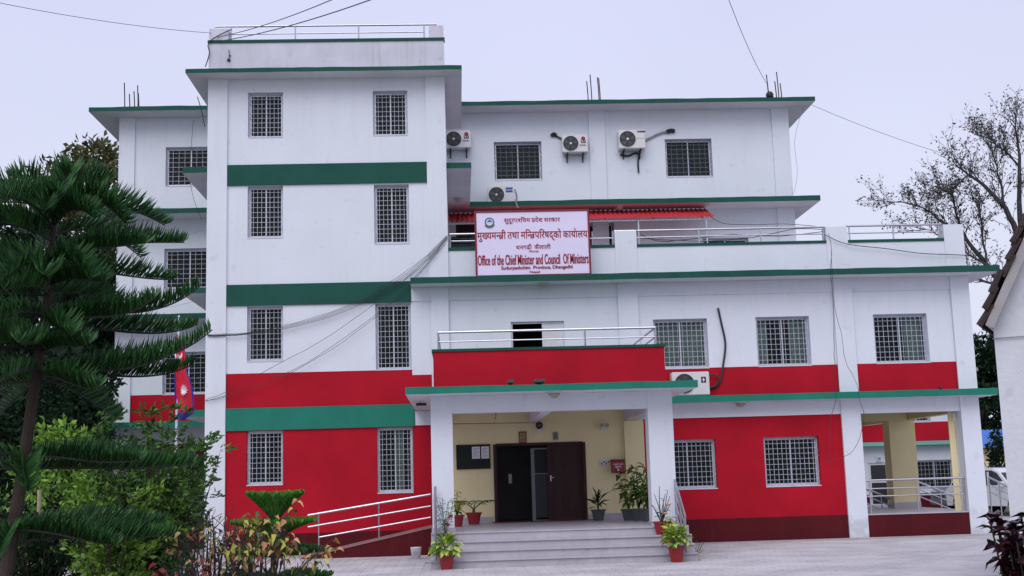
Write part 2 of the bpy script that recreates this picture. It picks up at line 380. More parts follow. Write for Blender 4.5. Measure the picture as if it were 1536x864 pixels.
# ------------------------------------------------------------------ windows
def grille(x0, x1, z0, z1, y, nx, nz, par, t=.010, ornate=True, m='iron'):
    b = MB(); W = x1-x0; H = z1-z0
    for i in range(nx+1):
        x = x0+W*i/nx; b.box(x-t/2, x+t/2, y-t/2, y+t/2, z0, z1)
    for j in range(nz+1):
        z = z0+H*j/nz; b.box(x0-.02, x1+.02, y+t/2, y+t/2+.008, z-t/2, z+t/2)
    if ornate:
        for sx in (x0, x1):
            s = 1 if sx == x0 else -1; n = max(3, int(H/.38))
            for k in range(n):
                zc = z0+H*(k+.5)/n; pts = [(sx-s*(.035-.05*abs(math.sin(math.pi*i/4))), y, zc-.5*H/n*.8+H/n*.8*i/4) for i in range(5)]
                b.tube(pts, .006, 4)
    return b.build('grille', M[m], par)
def window(x0, x1, z0, z1, yw, bars=(8, 9), gl='glass', curtain=None, split=.5, frame='alu', blind=False, parent=None):
    parent = parent or B; f = .04; y0 = yw+.15; b = MB(); Y1 = y0+.05
    b.box(x0, x1, y0, Y1, z0, z0+f); b.box(x0, x1, y0, Y1, z1-f, z1); b.box(x0, x0+f, y0, Y1, z0+f, z1-f); b.box(x1-f, x1, y0, Y1, z0+f, z1-f)
    wdw = b.build('window', M[frame], parent)
    # sill proud of the wall
    MB().box(x0+.001, x1-.001, yw-.012, y0-.002, z0-.02, z0+.006).build('sill', M['oldwhite'], wdw)
    xm = x0+(x1-x0)*split; s = .035
    for k, (a, c, yy) in enumerate(((x0+f, xm+.02, y0+.008), (xm-.02, x1-f, y0+.03))):
        b = MB(); zz0, zz1 = z0+f, z1-f
        b.box(a, c, yy, yy+.02, zz0, zz0+s); b.box(a, c, yy, yy+.02, zz1-s, zz1); b.box(a, a+s, yy, yy+.02, zz0+s, zz1-s); b.box(c-s, c, yy, yy+.02, zz0+s, zz1-s)
        b.build('sash', M[frame], wdw)
        MB().box(a+s, c-s, yy+.008, yy+.013, zz0+s, zz1-s).build('pane', M[gl], wdw)
    if bars: grille(x0+.03, x1-.03, z0+.03, z1-.03, yw+.10, bars[0], bars[1], wdw, m='irond' if blind else 'iron')
    if curtain:
        for (a, c) in curtain:
            b = MB(); n = max(6, int((c-a)*(x1-x0)/.035)); X = [x0+(x1-x0)*(a+(c-a)*i/n) for i in range(n+1)]
            for i in range(n):
                ya, yb = [Y1+.12+.025*math.sin(q*1.9) for q in (i, i+1)]
                b.q([(X[i], ya, z0+.02), (X[i+1], yb, z0+.02), (X[i+1], yb, z1-.02), (X[i], ya, z1-.02)])
            b.build('curtain', M['curt'], wdw)
    if blind:
        b = MB(); n = int((z1-z0)/.05)
        for i in range(n):
            z = z0+.05+i*.05; b.box(x0+.05, x1-.05, Y1+.09, Y1+.10, z, z+.038)
        b.build('blind', M['blind'], wdw)
    return wdw
WA, WB_, WC, WD = -5.545, -4.595, -2.135, -1.185
b1t, b1b, b2t, b2b, b3t, b3b = 8.69+G, 8.12+G, 5.39+G, 4.82+G, 2.09+G, 1.50+G
r1t = 3.01+G; plT = .585
tw = [(WA, WB_, 9.47+G, 10.74+G), (WC, WD, 9.47+G, 10.74+G), (WA, WB_, 6.67+G, b1b-.01), (WC, WD, 6.44+G, 8.08+G),
      (WA, WB_, 3.33+G, b2b-.01), (WC, WD, 3.02+G, b2b-.01), (WA, WB_, .08+G, b3b-.01), (WC, WD, -.22+G, b3b-.01)]
def fT(x, z):
    if z < plT: return 2
    if z < b3b: return 1
    if b3t < z < r1t: return 1
    return 0
WM = [M['white'], M['red'], M['maroon'], M['yellow'], M['inner']]
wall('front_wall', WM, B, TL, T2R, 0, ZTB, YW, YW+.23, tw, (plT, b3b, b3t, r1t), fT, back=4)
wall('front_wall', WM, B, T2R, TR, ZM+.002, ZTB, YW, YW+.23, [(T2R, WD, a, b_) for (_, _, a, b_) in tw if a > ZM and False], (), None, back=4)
for i, h in enumerate(tw):
    nz = 9 if i < 2 else (10 if i % 2 == 0 else 12)
    window(*h, YW, (8, nz), split=.5, curtain=[(.5, .72)] if i == 7 else None, frame='alu')
# tower pilasters and bands
box('pilaster', M['white'], B, TL, TLI, YW-.08, YW-.001, 0, ZTB); box('pilaster', M['white'], B, TRI, TR, YW-.08, YW-.001, ZM+.002, ZTB)
for (xa, xb, za, zb) in ((TLI+.002, TRI-.002, b1b, b1t), (TLI+.002, T2R, b2b, b2t), (TLI+.002, T2R+.05, b3b, b3t)):
    box('band', M['green' if za > 4 else 'green2'], B, xa, xb, YW-.05, YW-.001, za, zb)
# tower parapet
ztp = px(490, 60, YW)[1]; ztc = px(490, 63, YW)[1]
zpt = px(490, 41.5, YW)[1]; zpar = px(490, 58, YW)[1]
box('parapet', M['oldwhite'], B, TL, TR, YW-.02, YW+.15, ZT, zpar-.10); box('parapet', M['oldwhite'], B, TL, TL+.15, YW+.15, YU-1, ZT, zpar-.10); box('parapet', M['oldwhite'], B, TR-.15, TR, YW+.15, YU-1, ZT, zpar-.10)
box('parapet', M['oldwhite'], B, TL+.15, TR-.15, YU-1.15, YU-1, ZT, zpar-.10)
box('coping', M['green'], B, TL-.03, TR+.03, YW-.05, YW+.18, zpar-.10, zpar-.02)
box('pier', M['oldwhite'], B, TL, TLI, YW-.02, YW+.35, zpar-.02, zpt); box('pier', M['oldwhite'], B, TRI+.12, TR, YW-.02, YW+.35, zpar-.02, zpt+.02)

# ------------------------------------------------------------------ tall block (behind)
uw = [(1.38, 2.93, 9.62+G, 10.90+G), (6.98, 8.52, 9.62+G, 10.90+G)]
xa = px(671, 400, YU)[0]; dz = px(700, 334, YU)[1]
dw = [(px(672, 340, YU)[0]+.25, px(716, 340, YU)[0], ZM+.1, dz), (px(800, 340, YU)[0], px(921, 340, YU)[0], ZM+.75, px(900, 334, YU)[1]), (px(1054, 357, YU)[0], px(1122.6, 357, YU)[0], ZM+.3, px(1090, 356.5, YU)[1])]
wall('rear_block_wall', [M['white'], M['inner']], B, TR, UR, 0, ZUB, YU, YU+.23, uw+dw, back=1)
for h in uw: window(*h, YU, (8, 8), blind=True)
for h in dw[1:]: window(*h, YU, (8, 6), blind=True)
dd = dw[0]; o = box('terrace_door', M['wood'], B, dd[0], dd[1], YU+.1, YU+.15, dd[2], dd[3])
for (ua, ub) in ((882, 905.5), (1155.8, 1181)):
    box('pilaster', M['white'], B, px(ua, 167, YU)[0], px(ub, 167, YU)[0], YU-.07, YU-.001, ZC+.002, ZUB)
    box('pilaster', M['white'], B, px(ua, 167, YU)[0], px(ub, 167, YU)[0], YU-.07, YU-.001, ZM, ZCB-.002)
l3z = (2.96+G, 4.28+G)
lw = [(-9.16, -7.6, 9.62+G, 10.90+G), (-9.16, -7.6, 6.29+G, 7.58+G), (-9.16, -7.6, *l3z), (-9.0, -7.5, 1.0, 2.6)]
def fL(x, z):
    if z < 3.2: return 2
    if ZR < z < l3z[0]: return 1
    return 0
wall('left_block_wall', [M['white'], M['red'], M['maroon'], M['inner']], B, LL, TL, 0, ZUB, YU, YU+.23, lw, (3.2, ZR, l3z[0]), fL, back=3)
for h in lw: window(*h, YU, (8, 8), blind=False)
for za, zb in ((0, ZRB), (ZR, ZMB), (ZM, ZCB), (ZC, ZUB)):
    box('pilaster', M['white'], B, LL, LL+.5, YU-.07, YU-.001, za, zb-.002)

# ------------------------------------------------------------------ right wing
rw = [(5.38, 6.87, -.35+G, .95+G), (8.17, 9.66, -.35+G, .95+G)]
dx0, dx1, dzt = .95, 3.36, .96+G
PF = .71   # porch floor
door = (dx0, dx1, PF, dzt)
yx0, yx1 = -.60, px(967, 700, YW)[0]
def fG(x, z):
    if yx0 < x < yx1: return 3
    if z > 3.30: return 0
    return 2 if z < .63 else 1
wall('ground_floor_wall', WM, B, T2R, 10.31, 0, ZRB-.001, YW+.001, YW+.231, rw+[door], (3.30, .63), fG, xcuts=(yx0, yx1), back=4)
for h in rw: window(*h, YW, (12, 9))
v = [(5.35, 6.82, 2.86+G, 4.20+G), (8.15, 9.62, 2.86+G, 4.20+G), (11.39, 12.88, 2.86+G, 4.20+G)]
bd = px(766, 483, YW); bd2 = px(846, 481, YW)
bdoor = (bd[0], bd2[0], ZR+.05, bd[1])
def fF(x, z):
    if z < 2.86+G: return 1
    return 0
wall('first_floor_wall', WM, B, T2R, RR, ZR-.001, ZMB, YW, YW+.23, v+[bdoor], (2.86+G,), fF, back=4)
window(*v[0], YW, (11, 9), curtain=[(.02, .47), (.53, .97)]); window(*v[1], YW, (11, 9), curtain=[(.02, .25), (.65, .97)]); window(*v[2], YW, (11, 9), curtain=[(.62, .95)])
# upper beam strip, slightly proud
zl = px(800, 448, YW)[1]
box('beam', M['white'], B, RL, RR, YW-.03, YW-.001, zl, ZMB-.002)
# balcony door: sliding panels, left one open
f = MB(); x0, x1, z0, z1 = bdoor; y0 = YW+.08
f.box(x0, x1, y0, y0+.06, z1-.05, z1); f.box(x0, x0+.05, y0, y0+.06, z0, z1-.05); f.box(x1-.05, x1, y0, y0+.06, z0, z1-.05)
bdo = f.build('balcony_door', M['alu'], B)
xm = x0+(x1-x0)*.62
MB().box(xm, x1-.05, y0+.01, y0+.04, z0, z1-.05).build('door_panel', M['acw'], bdo); MB().box(xm-.05, xm, y0+.005, y0+.045, z0, z1-.05).build('door_stile', M['alu'], bdo)
# first floor columns
cols1 = [(px(645.5, 440, YW-.08)[0], px(672.5, 440, YW-.08)[0]), (px(926.5, 440, YW-.08)[0], px(956.5, 440, YW-.08)[0]), (10.31, 10.83), (13.58, RR)]
for (a, c) in cols1: box('column', M['white'], B, a, c, YW-.08, YW-.031, ZR+.001, ZMB-.003)
# ground floor columns + beam of the open bay
box('column', M['white'], B, 10.31, 10.83, YW-.08, YW+.4, 0, ZRB-.002); box('column', M['white'], B, 13.58, RR, YW-.08, YW+.4, 0, ZRB-.002)
box('beam', M['white'], B, 10.83, 13.58, YW-.02, YW+.25, ZBM, ZRB-.002); box('beam', M['white'], B, T2R+.06, -.60, YW-.03, YW-.001, ZBM, ZRB-.002); box('beam', M['white'], B, 4.84, 10.31, YW-.03, YW-.001, ZBM, ZRB-.002)
box('beam', M['yellow'], B, 13.70, 13.97, YW+.4, 41.5, ZBM-.02, ZRB-.003); box('beam', M['yellow'], B, 10.32, 13.69, 41.25, 41.5, ZBM-.02, ZRB-.003)
box('beam', M['yellow'], B, 10.32, 13.69, 37.2, 37.45, ZBM-.05, ZRB-.003)
box('column', M['yellow'], B, 13.40, 13.57, YW+.401, YW+.43, .63, ZBM-.003)
pc0, pc1 = px(1337, 690, 37.2)[0], px(1376, 690, 37.2)[0]
box('column', M['yellow'], B, pc0, pc1, 37.2, 37.75, .63, ZBM-.052)
box('base_course', M['marble'], B, pc0-.01, pc1+.01, 37.18, 37.77, .62, .8)
box('ceiling', M['yellow'], B, 10.32, 13.99, YW+.26, 41.5, ZRB-.07, ZRB-.004)
box('plinth_wall', M['maroon'], B, 10.83, 13.58, YW-.04, YW+.12, 0, .60)
box('bay_floor', M['marble'], B, 10.32, 14.06, YW+.121, 41.5, .0, .63)
box('sill_course', M['marble'], B, 10.832, 13.578, YW-.06, YW+.119, .602, .635)
box('plinth', M['maroon'], B, 4.9, 10.309, YW-.015, YW-.0005, 0, .63)
# porch -------------------------------------------------------------
for (a, c) in ((-.59, -.11), (4.27, 4.83)):
    box('column', M['white'], B, a, c, YP, YP+.48, PF+.09, 3.688); box('column_base', M['marble'], B, a-.02, c+.02, YP-.02, YP+.5, PF, PF+.09)
box('beam', M['white'], B, -.11, 4.27, YP+.02, YP+.30, 3.30, 3.688)
for (a, c) in ((-.55, -.25), (4.45, 4.75)): box('beam', M['soffit'], B, a, c, YP+.482, YW-.01, 3.28, 3.688)
cx0, cx1 = px(812, 617, 27.95)[0], px(826, 617, 27.95)[0]
box('beam', M['soffit'], B, cx0, cx1, YP+.302, YW-.01, 3.29, 3.688)
box('pilaster', M['yellow'], B, px(938.5, 700, YW-.1)[0], yx1, YW-.12, YW-.0, PF, 3.27)
box('skirting', M['marble'], B, yx0+.01, dx0-.06, YW-.02, YW-.0002, PF, PF+.15); box('skirting', M['marble'], B, dx1+.06, px(938.5, 700, YW-.1)[0]-.002, YW-.02, YW-.0002, PF, PF+.15)
# balcony box
bx0, bx1, bzt = -.51, 4.71, 2.95+G
box('balcony_wall', M['red'], B, bx0, bx1, YP, YP+.15, 3.847, bzt-.05)
box('balcony_wall', M['red'], B, bx0, bx0+.15, YP+.15, YW-.04, 3.847, bzt-.05); box('balcony_wall', M['red'], B, bx1-.15, bx1, YP+.15, YW-.04, 3.847, bzt-.05)
box('coping', M['green'], B, bx0-.03, bx1+.03, YP-.03, YP+.18, bzt-.05, bzt+.01)
box('coping', M['green'], B, bx0-.03, bx0+.18, YP+.18, YW-.04, bzt-.05, bzt+.01); box('coping', M['green'], B, bx1-.18, bx1+.03, YP+.18, YW-.04, bzt-.05, bzt+.01)
# parapet on the wing roof
xa = TR+.002
piers = [(px(922, 360, YW)[0], px(954.5, 360, YW)[0]), (px(1238.5, 350, YW)[0], px(1270.5, 350, YW)[0]), (px(1415, 350, YW)[0], RR)]
zcp = px(1100, 364.3, YW)[1]; zpp = px(938, 346.5, YW)[1]
seg = [(xa, piers[0][0]), (piers[0][1], piers[1][0]), (piers[1][1], piers[2][0])]
for (a, c) in seg:
    box('parapet', M['white'], B, a, c, YW, YW+.15, ZM+.001, zcp-.06); box('coping', M['green'], B, a+.002, c-.002, YW-.025, YW+.18, zcp-.06, zcp+.015)
for (a, c) in piers: box('pier', M['white'], B, a, c, YW-.03, YW+.35, ZM+.001, zpp)
box('parapet', M['white'], B, RR-.15, RR, YW+.351, 41.4, ZM+.001, zcp-.06)

# entrance door -----------------------------------------------------
f = MB(); fw = .05
f.box(dx0-.02, dx0+fw, YW-.03, YW+.15, PF, dzt); f.box(dx1-fw, dx1+.02, YW-.03, YW+.15, PF, dzt); f.box(dx0+fw, dx1-fw, YW-.03, YW+.15, dzt-fw, dzt+.02)
dr = f.build('entrance_door', M['wood'], B)
xs0 = px(822, 720, YW)[0]
def leaf(parent, x0, x1, y, z0, z1):
    l = MB().box(x0, x1, y, y+.045, z0, z1).build('door_leaf', M['wood'], parent); return l
leaf(dr, xs0, dx1-fw, YW+.05, PF+.01, dzt-fw)
b = MB(); W = dx1-fw-xs0
for (za, zb) in ((PF+.12, PF+.85), (PF+.95, PF+1.15), (PF+1.25, dzt-fw-.12)):
    for (u0, u1) in ((.12, .46), (.54, .88)) if zb-za > .3 else ((.12, .88),):
        X0, X1 = xs0+W*u0, xs0+W*u1
        b.box(X0, X1, YW+.035, YW+.0495, za, za+.025); b.box(X0, X1, YW+.035, YW+.0495, zb-.025, zb); b.box(X0, X0+.025, YW+.035, YW+.0495, za+.025, zb-.025); b.box(X1-.025, X1, YW+.035, YW+.0495, za+.025, zb-.025)
        b.box(X0+.07, X1-.07, YW+.04, YW+.0495, za+.06, zb-.06)
b.build('door_panel', M['wood'], dr)
MB().tube([(xs0+.07, YW+.02, PF+1.12), (xs0+.17, YW+.02, PF+1.12)], .012).tube([(xs0+.08, YW+.05, PF+1.12), (xs0+.08, YW+.02, PF+1.12)], .01).box(xs0+.065, xs0+.095, YW+.04, YW+.049, PF+1.03, PF+1.18).build('door_handle', M['alu'], dr)
# aluminium inner swing door between the leaves
xi0, xi1 = px(797, 720, YW+.25)[0], px(822, 720, YW+.25)[0]
b = MB(); yy = YW+.16; b.box(xi0, xi0+.09, yy, yy+.04, PF+.01, dzt-.12); b.box(xi0+.09, xi1+.1, yy, yy+.04, PF+.01, PF+.03); b.box(xi0+.09, xi1+.1, yy, yy+.04, PF+1.22, PF+1.245); b.box(xi0+.09, xi1+.1, yy, yy+.04, dzt-.16, dzt-.12)
b.build('glazed_inner_door', mat('dull_aluminium', (.16, .18, .19), .5, .1, 4), dr)
MB().box(xi0+.09, xi1+.1, yy+.01, yy+.02, PF+.09, PF+1.2).build('door_infill', mat('grey_infill', (.022, .026, .03), .6), dr)
MB().box(xi0+.09, xi1+.1, yy+.01, yy+.02, PF+1.25, dzt-.2).build('pane', M['glass'], dr)
# open left leaf swung into the hall, with a pale handle plate
MB().box(dx0+fw, dx0+fw+.045, YW+.16, YW+1.2, PF+.01, dzt-fw).build('door_leaf', M['wood'], dr)
MB().box(px(762, 690, 34)[0], px(767, 690, 34)[0], 34.0, 34.02, PF+1.0, PF+1.25).build('handle_plate', M['acw'], dr)
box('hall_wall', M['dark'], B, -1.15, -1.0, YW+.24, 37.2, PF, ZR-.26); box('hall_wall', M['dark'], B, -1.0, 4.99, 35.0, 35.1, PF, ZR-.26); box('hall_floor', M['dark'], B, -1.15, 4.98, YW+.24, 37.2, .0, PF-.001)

# ------------------------------------------------------------------ entrance steps
S = thing('entrance_steps', 'broad grey white marble steps and porch floor leading up to the dark entrance door', 'steps', (2, 26.5, 0))
sx0, sx1 = -.62, 5.0
for i in range(4):
    zt = PF*(i+1)/4; yf = 26.35+.3*i
    n = 6
    for k in range(n):   # each riser and tread is laid in marble slabs
        xa, xb = sx0+(sx1-sx0)*k/n, sx0+(sx1-sx0)*(k+1)/n
        if i < 3: MB().box(xa+.002, xb-.002, yf-.045, yf+.3, zt-.032, zt).build('tread_slab', M['marble'], S)
        MB().box(xa+.001, xb-.001, yf, yf+.02, zt-PF/4+.001, zt-.031).build('riser_slab', M['marble'], S)
for k in range(8):
    xa, xb = sx0+(sx1-sx0)*k/8, sx0+(sx1-sx0)*(k+1)/8
    for j in range(6):
        ya, yb = 27.22+(YW-.01-27.22)*j/6, 27.22+(YW-.01-27.22)*(j+1)/6
        MB().box(xa+.002, xb-.002, ya+.002, yb-.002, PF-.03, PF-rnd.uniform(0, .002)).build('floor_slab', M['marble'], S)
b = MB(); b.box(sx0+.003, sx1-.003, 27.28, YW-.02, 0, PF-.032)
for i in range(3): b.box(sx0+.003, sx1-.003, 26.375+.3*i, 26.67+.3*i, 0, PF*(i+1)/4-.032)
b.build('step_core', M['conc'], S)
tag(MB().box(dx0-.1, dx1+.15, YW-.55, YW-.05, PF, PF+.012).build('doormat', M['carpet'], loc=(2, YW-.3, PF)), 'long dark red mat lying along the entrance doorway', 'doormat')

# ------------------------------------------------------------------ railings
def railing(label, posts, rails, group=None, r=.025, name='railing', pr=None):
    base = Vector(posts[0][0]); t = thing(name, label, 'railing', base, 0, group)
    for (a, c) in posts: MB().tube([a, c], pr or r*.85, 8).build('post', M['steel'], t)
    for i, (pts, rr) in enumerate(rails): MB().tube(pts, rr, 8).build('handrail' if i == 0 else 'rail', M['steel'], t)
    return t
# tower roof railing
yy = YW+.05; zt_ = px(480, 41.5, yy)[1]; zm_ = px(480, 51, yy)[1]
railing('thin steel railing along the top of the tower parapet', [((px(u, 50, yy)[0], yy, zpar-.02), (px(u, 50, yy)[0], yy, zt_+.05)) for u in (347, 443, 538, 636)],
        [([(px(322, 40, yy)[0], yy, zt_+.06), (px(655, 40, yy)[0], yy, zt_+.05)], .025), ([(px(347, 50, yy)[0], yy, zm_+.02), (px(636, 50, yy)[0], yy, zm_+.02)], .016)])
# wing roof railing
yy = YW+.07
zt_ = px(1100, 343.2, yy)[1]; zm_ = px(1100, 353.5, yy)[1]
pp = [px(u, 350, yy)[0] for u in (675, 780, 888)]
railing('steel railing on the wing parapet behind the big name board', [((x, yy, zcp), (x, yy, zt_)) for x in pp+[px(919, 350, yy)[0]]], [([(xa+.75, yy, zt_), (piers[0][0]+.0, yy, zt_)], .028), ([(TR+.1, yy, zm_), (piers[0][0]-.01, yy, zm_)], .018), ([(TR+.05, yy, zt_), (TR+.75, yy, zt_)], .028)])
railing('long steel railing on the wing parapet right of the name board', [((px(u, 350, yy)[0], yy, zcp), (px(u, 350, yy)[0], yy, zt_)) for u in (958, 1048, 1141, 1235)], [([(piers[0][1]+.01, yy, zt_), (piers[1][0]-.01, yy, zt_)], .028), ([(piers[0][1]+.01, yy, zm_), (piers[1][0]-.01, yy, zm_)], .018)])
railing('short steel railing at the right end of the wing parapet', [((px(u, 350, yy)[0], yy, zcp), (px(u, 350, yy)[0], yy, zt_+.01)) for u in (1274, 1340, 1408)], [([(piers[1][1]+.01, yy, zt_+.01), (piers[2][0]-.01, yy, zt_+.01)], .028), ([(piers[1][1]+.01, yy, zm_), (piers[2][0]-.01, yy, zm_)], .018)])
# balcony railing
yy = YP+.07; za = px(820, 495, yy)[1]; zb_ = px(820, 509, yy)[1]; X0, X1 = px(657, 500, yy)[0], px(983, 492, yy)[0]
xm1 = px(877, 500, yy)[0]
railing('steel railing on top of the red balcony wall over the entrance',
        [((x, yy, bzt), (x, yy, za)) for x in (X0, xm1, X1)]+[((X1, YW-.5, bzt), (X1, YW-.5, za))],
        [([(X0, yy, za), (X1, yy, za)], .028), ([(X0, yy, zb_), (X1, yy, zb_)], .016), ([(X1, yy, za), (X1, YW-.1, za)], .022), ([(X1, yy, zb_), (X1, YW-.1, zb_)], .016), ([(X0, yy, za), (X0, YW-.1, za)], .022)])
# ramp with sloping wall and its railing
yr = 31.45
Pa, Pb = P3(470, 833, yr), P3(646, 791, yr)
rp = thing('wheelchair_ramp', 'maroon sided concrete ramp rising along the red wall to the porch', 'ramp', (-3, yr, 0))
zb0, zb1 = .02, px(646, 791, yr)[1]; xa_, xb_ = Pa.x-.3, -.62
b = MB()
for (ya, yb) in ((yr, yr+.12),):
    b.q([(xa_, ya, 0), (xb_, ya, 0), (xb_, ya, zb1), (xa_, ya, zb0)]); b.q([(xb_, yb, 0), (xa_, yb, 0), (xa_, yb, zb0), (xb_, yb, zb1)])
    b.q([(xa_, ya, zb0), (xb_, ya, zb1), (xb_, yb, zb1), (xa_, yb, zb0)]); b.q([(xb_, ya, 0), (xb_, yb, 0), (xb_, yb, zb1), (xb_, ya, zb1)])
b.build('ramp_wall', M['maroon'], rp)
b = MB(); b.q([(xa_, yr-.02, zb0), (xb_, yr-.02, zb1), (xb_, yr-.02, zb1+.035), (xa_, yr-.02, zb0+.035)]); b.q([(xa_, yr-.02, zb0+.035), (xb_, yr-.02, zb1+.035), (xb_, YW-.02, zb1+.035), (xa_, YW-.02, zb0+.035)])
b.build('ramp_surface', mat('pinkish_ramp_concrete', (.30, .16, .16), .9, .15, 2, .3, spots=.4, dirt=(.25, .22, .22)), rp)
def on(u, v): return P3(u, v, yr+.06)
rt = [on(462, 773), on(646, 741.5)]; r2 = [on(462, 790.5), on(646, 759)]; r3 = [on(478, 806), on(646, 776)]
posts = []
for u, vb, vt in ((478, 822, 770), (568, 805, 755)):
    a, c = on(u, vb), on(u, vt); posts.append(((c.x, c.y, a.z-.02), tuple(c)))
railing('three rail steel railing sloping up the ramp left of the steps', posts, [(rt, .03), (r2, .022), (r3, .022)])
# step railings
def steprail(x, label):
    y0, y1 = 26.45, 27.5; z0, z1 = .0, PF
    T = Vector((x, y1, PF+.98)); Bt = Vector((x, y0, .92))
    railing(label, [((x, y0, 0), tuple(Bt)), ((x, 26.98, .36), (x, 26.98, (T.z+Bt.z)/2)), ((x, y1, PF), tuple(T))], [([Bt, T], .03), ([Bt-Vector((0, 0, .25)), T-Vector((0, 0, .25))], .018), ([Bt-Vector((0, 0, .5)), T-Vector((0, 0, .5))], .018), ([Bt-Vector((0, 0, .75)), T-Vector((0, 0, .75))], .018)])
xsr = px(1028, 800, 26.5)[0]; xsl = px(653, 800, 26.5)[0]
steprail(xsl, 'sloping steel railing at the left end of the entrance steps'); steprail(xsr, 'sloping steel railing at the right end of the entrance steps')
# bay railing
yy = YW+.05; zt_ = px(1375, 718.5, yy)[1]
railing('three rail steel railing closing the front of the open side bay', [((px(u, 740, yy)[0], yy, .63), (px(u, 740, yy)[0], yy, zt_)) for u in (1305, 1376, 1446)],
        [([(10.84, yy, zt_), (13.57, yy, zt_)], .03), ([(10.84, yy, zt_-.22), (13.57, yy, zt_-.22)], .018), ([(10.84, yy, zt_-.42), (13.57, yy, zt_-.42)], .018)])
yy = 37.6
a, c = P3(1298, 733, yy), P3(1345, 752, yy)
def slope_rail(label, a, c, low):
    d = Vector((0, 0, 1)); posts = [((p.x, p.y, low), tuple(p)) for p in (a, (a+c)/2, c)]
    railing(label, posts, [([a, c], .032), ([a-d*.22, c-d*.22], .018), ([a-d*.44, c-d*.44], .018)])
slope_rail('steel ramp railing behind the open bay left of its yellow column', a, c, .02)
slope_rail('steel ramp railing behind the open bay right of its yellow column', P3(1375, 722, yy), P3(1446, 750, yy), .02)
slope_rail('steel railing beside the white car at the right corner of the building', P3(1483, 716, 38.2), P3(1514, 731, 38.2), .02)

# ------------------------------------------------------------------ name board
def text_mesh(body, size=1., bold=0., sx=1.):
    c = bpy.data.curves.new('lettering', 'FONT'); c.body = body; c.size = size; c.offset = bold; c.resolution_u = 3
    o = bpy.data.objects.new('lettering', c); me = bpy.data.meshes.new_from_object(o)
    bpy.data.objects.remove(o); bpy.data.curves.remove(c); return me
_gc = {}
def glyph(ch, bold):
    if (ch, bold) not in _gc:
        me = text_mesh(ch, 1., bold); vs = [(q.co.x, q.co.y) for q in me.vertices]; fs = [tuple(p.vertices) for p in me.polygons]; _gc[(ch, bold)] = (vs, fs)
    return _gc[(ch, bold)]
def clipx(vs, fs, xm):
    bm = bmesh.new(); V = [bm.verts.new((x, y, 0)) for x, y in vs]
    for f in fs:
        try: bm.faces.new([V[i] for i in f])
        except ValueError: pass
    bmesh.ops.bisect_plane(bm, geom=bm.verts[:]+bm.edges[:]+bm.faces[:], plane_co=(xm, 0, 0), plane_no=(1, 0, 0), clear_outer=True)
    bm.verts.index_update(); r = ([(q.co.x, q.co.y) for q in bm.verts], [tuple(q.index for q in f.verts) for f in bm.faces]); bm.free(); return r
MARKS = set('ुूेै्')
def deva(units, bold=.012):
    heavy = bold; bold = .008
    """lays out Devanagari by hand: 'X-' half form, 'X~' with subscript ra, '^' reph over the last letter"""
    V = []; Fc = []; pen = 0.; k = 0
    def put(vs, fs, dx, dz):
        for kk, (ox, oy) in enumerate(((0, 0), (heavy, 0), (0, heavy*.7))):
            b = len(V); V.extend((x+dx+ox, y+oy, dz+kk*.0003) for x, y in vs); Fc.extend(tuple(b+i for i in f) for f in fs)
    for u in units:
        if u == ' ': pen += .22; continue
        k += 1; dz = .0012*(k % 3)
        if u == '^':
            put([(-.16, .70), (-.02, .70), (.02, .84), (-.1, .93), (-.2, .86), (-.14, .84), (-.09, .87), (-.04, .82), (-.08, .73)], [(0, 8, 7, 6, 5, 4, 3, 2, 1)], pen, .005); continue
        ch = u[0]; vs, fs = glyph(ch, bold)
        if ch in MARKS: put(vs, fs, pen, .005); continue
        w = max(x for x, y in vs); h = max(y for x, y in vs)
        if len(u) > 1 and u[1] == '-':
            w2 = w*.70 if ch != 'ख' else w*.80; vs, fs = clipx(vs, fs, w2); put(vs, fs, pen, dz); pen += w2-.01
        else:
            put(vs, fs, pen, dz); pen += (.262 if ch == 'ि' else w)-bold*1.2+heavy*.5
            if len(u) > 1: put([(-.20, .34), (-.10, .34), (-.40, -.06), (-.48, .0)], [(0, 1, 2, 3)] if False else [(3, 2, 1, 0)], pen-.02, .006)
    return V, Fc
ys = 32.42
c00, c10, c11, c01 = px(713, 413, ys), px(886.5, 410, ys), px(884, 313, ys), px(712, 317, ys)
sx0_, sx1_ = (c00[0]+c01[0])/2, (c10[0]+c11[0])/2; sz0, sz1 = ZM+.004, (c01[1]+c11[1])/2
SG = thing('name_board', 'large white framed board with red Devanagari and English office name above the entrance', 'sign', ((sx0_+sx1_)/2, ys, sz0))
MB().box(sx0_+.05, sx1_-.05, ys, ys+.03, sz0+.04, sz1-.05).build('panel', M['signw'], SG)
f = MB(); f.box(sx0_, sx0_+.05, ys-.02, ys+.05, sz0, sz1); f.box(sx1_-.05, sx1_, ys-.02, ys+.05, sz0, sz1); f.box(sx0_+.05, sx1_-.05, ys-.02, ys+.05, sz1-.05, sz1); f.box(sx0_+.05, sx1_-.05, ys-.02, ys+.05, sz0, sz0+.04)
f.build('frame', M['frame_red'], SG)
b = MB()
for x in (sx0_+.3, sx1_-.3): b.tube([(x, ys+.06, sz1-.2), (x, YW+.02, zcp-.1)], .02, 6); b.box(x-.02, x+.02, ys+.031, ys+.07, sz0, sz1-.1)
b.build('bracket', M['iron'], SG)
SW, SH = sx1_-sx0_, sz1-sz0
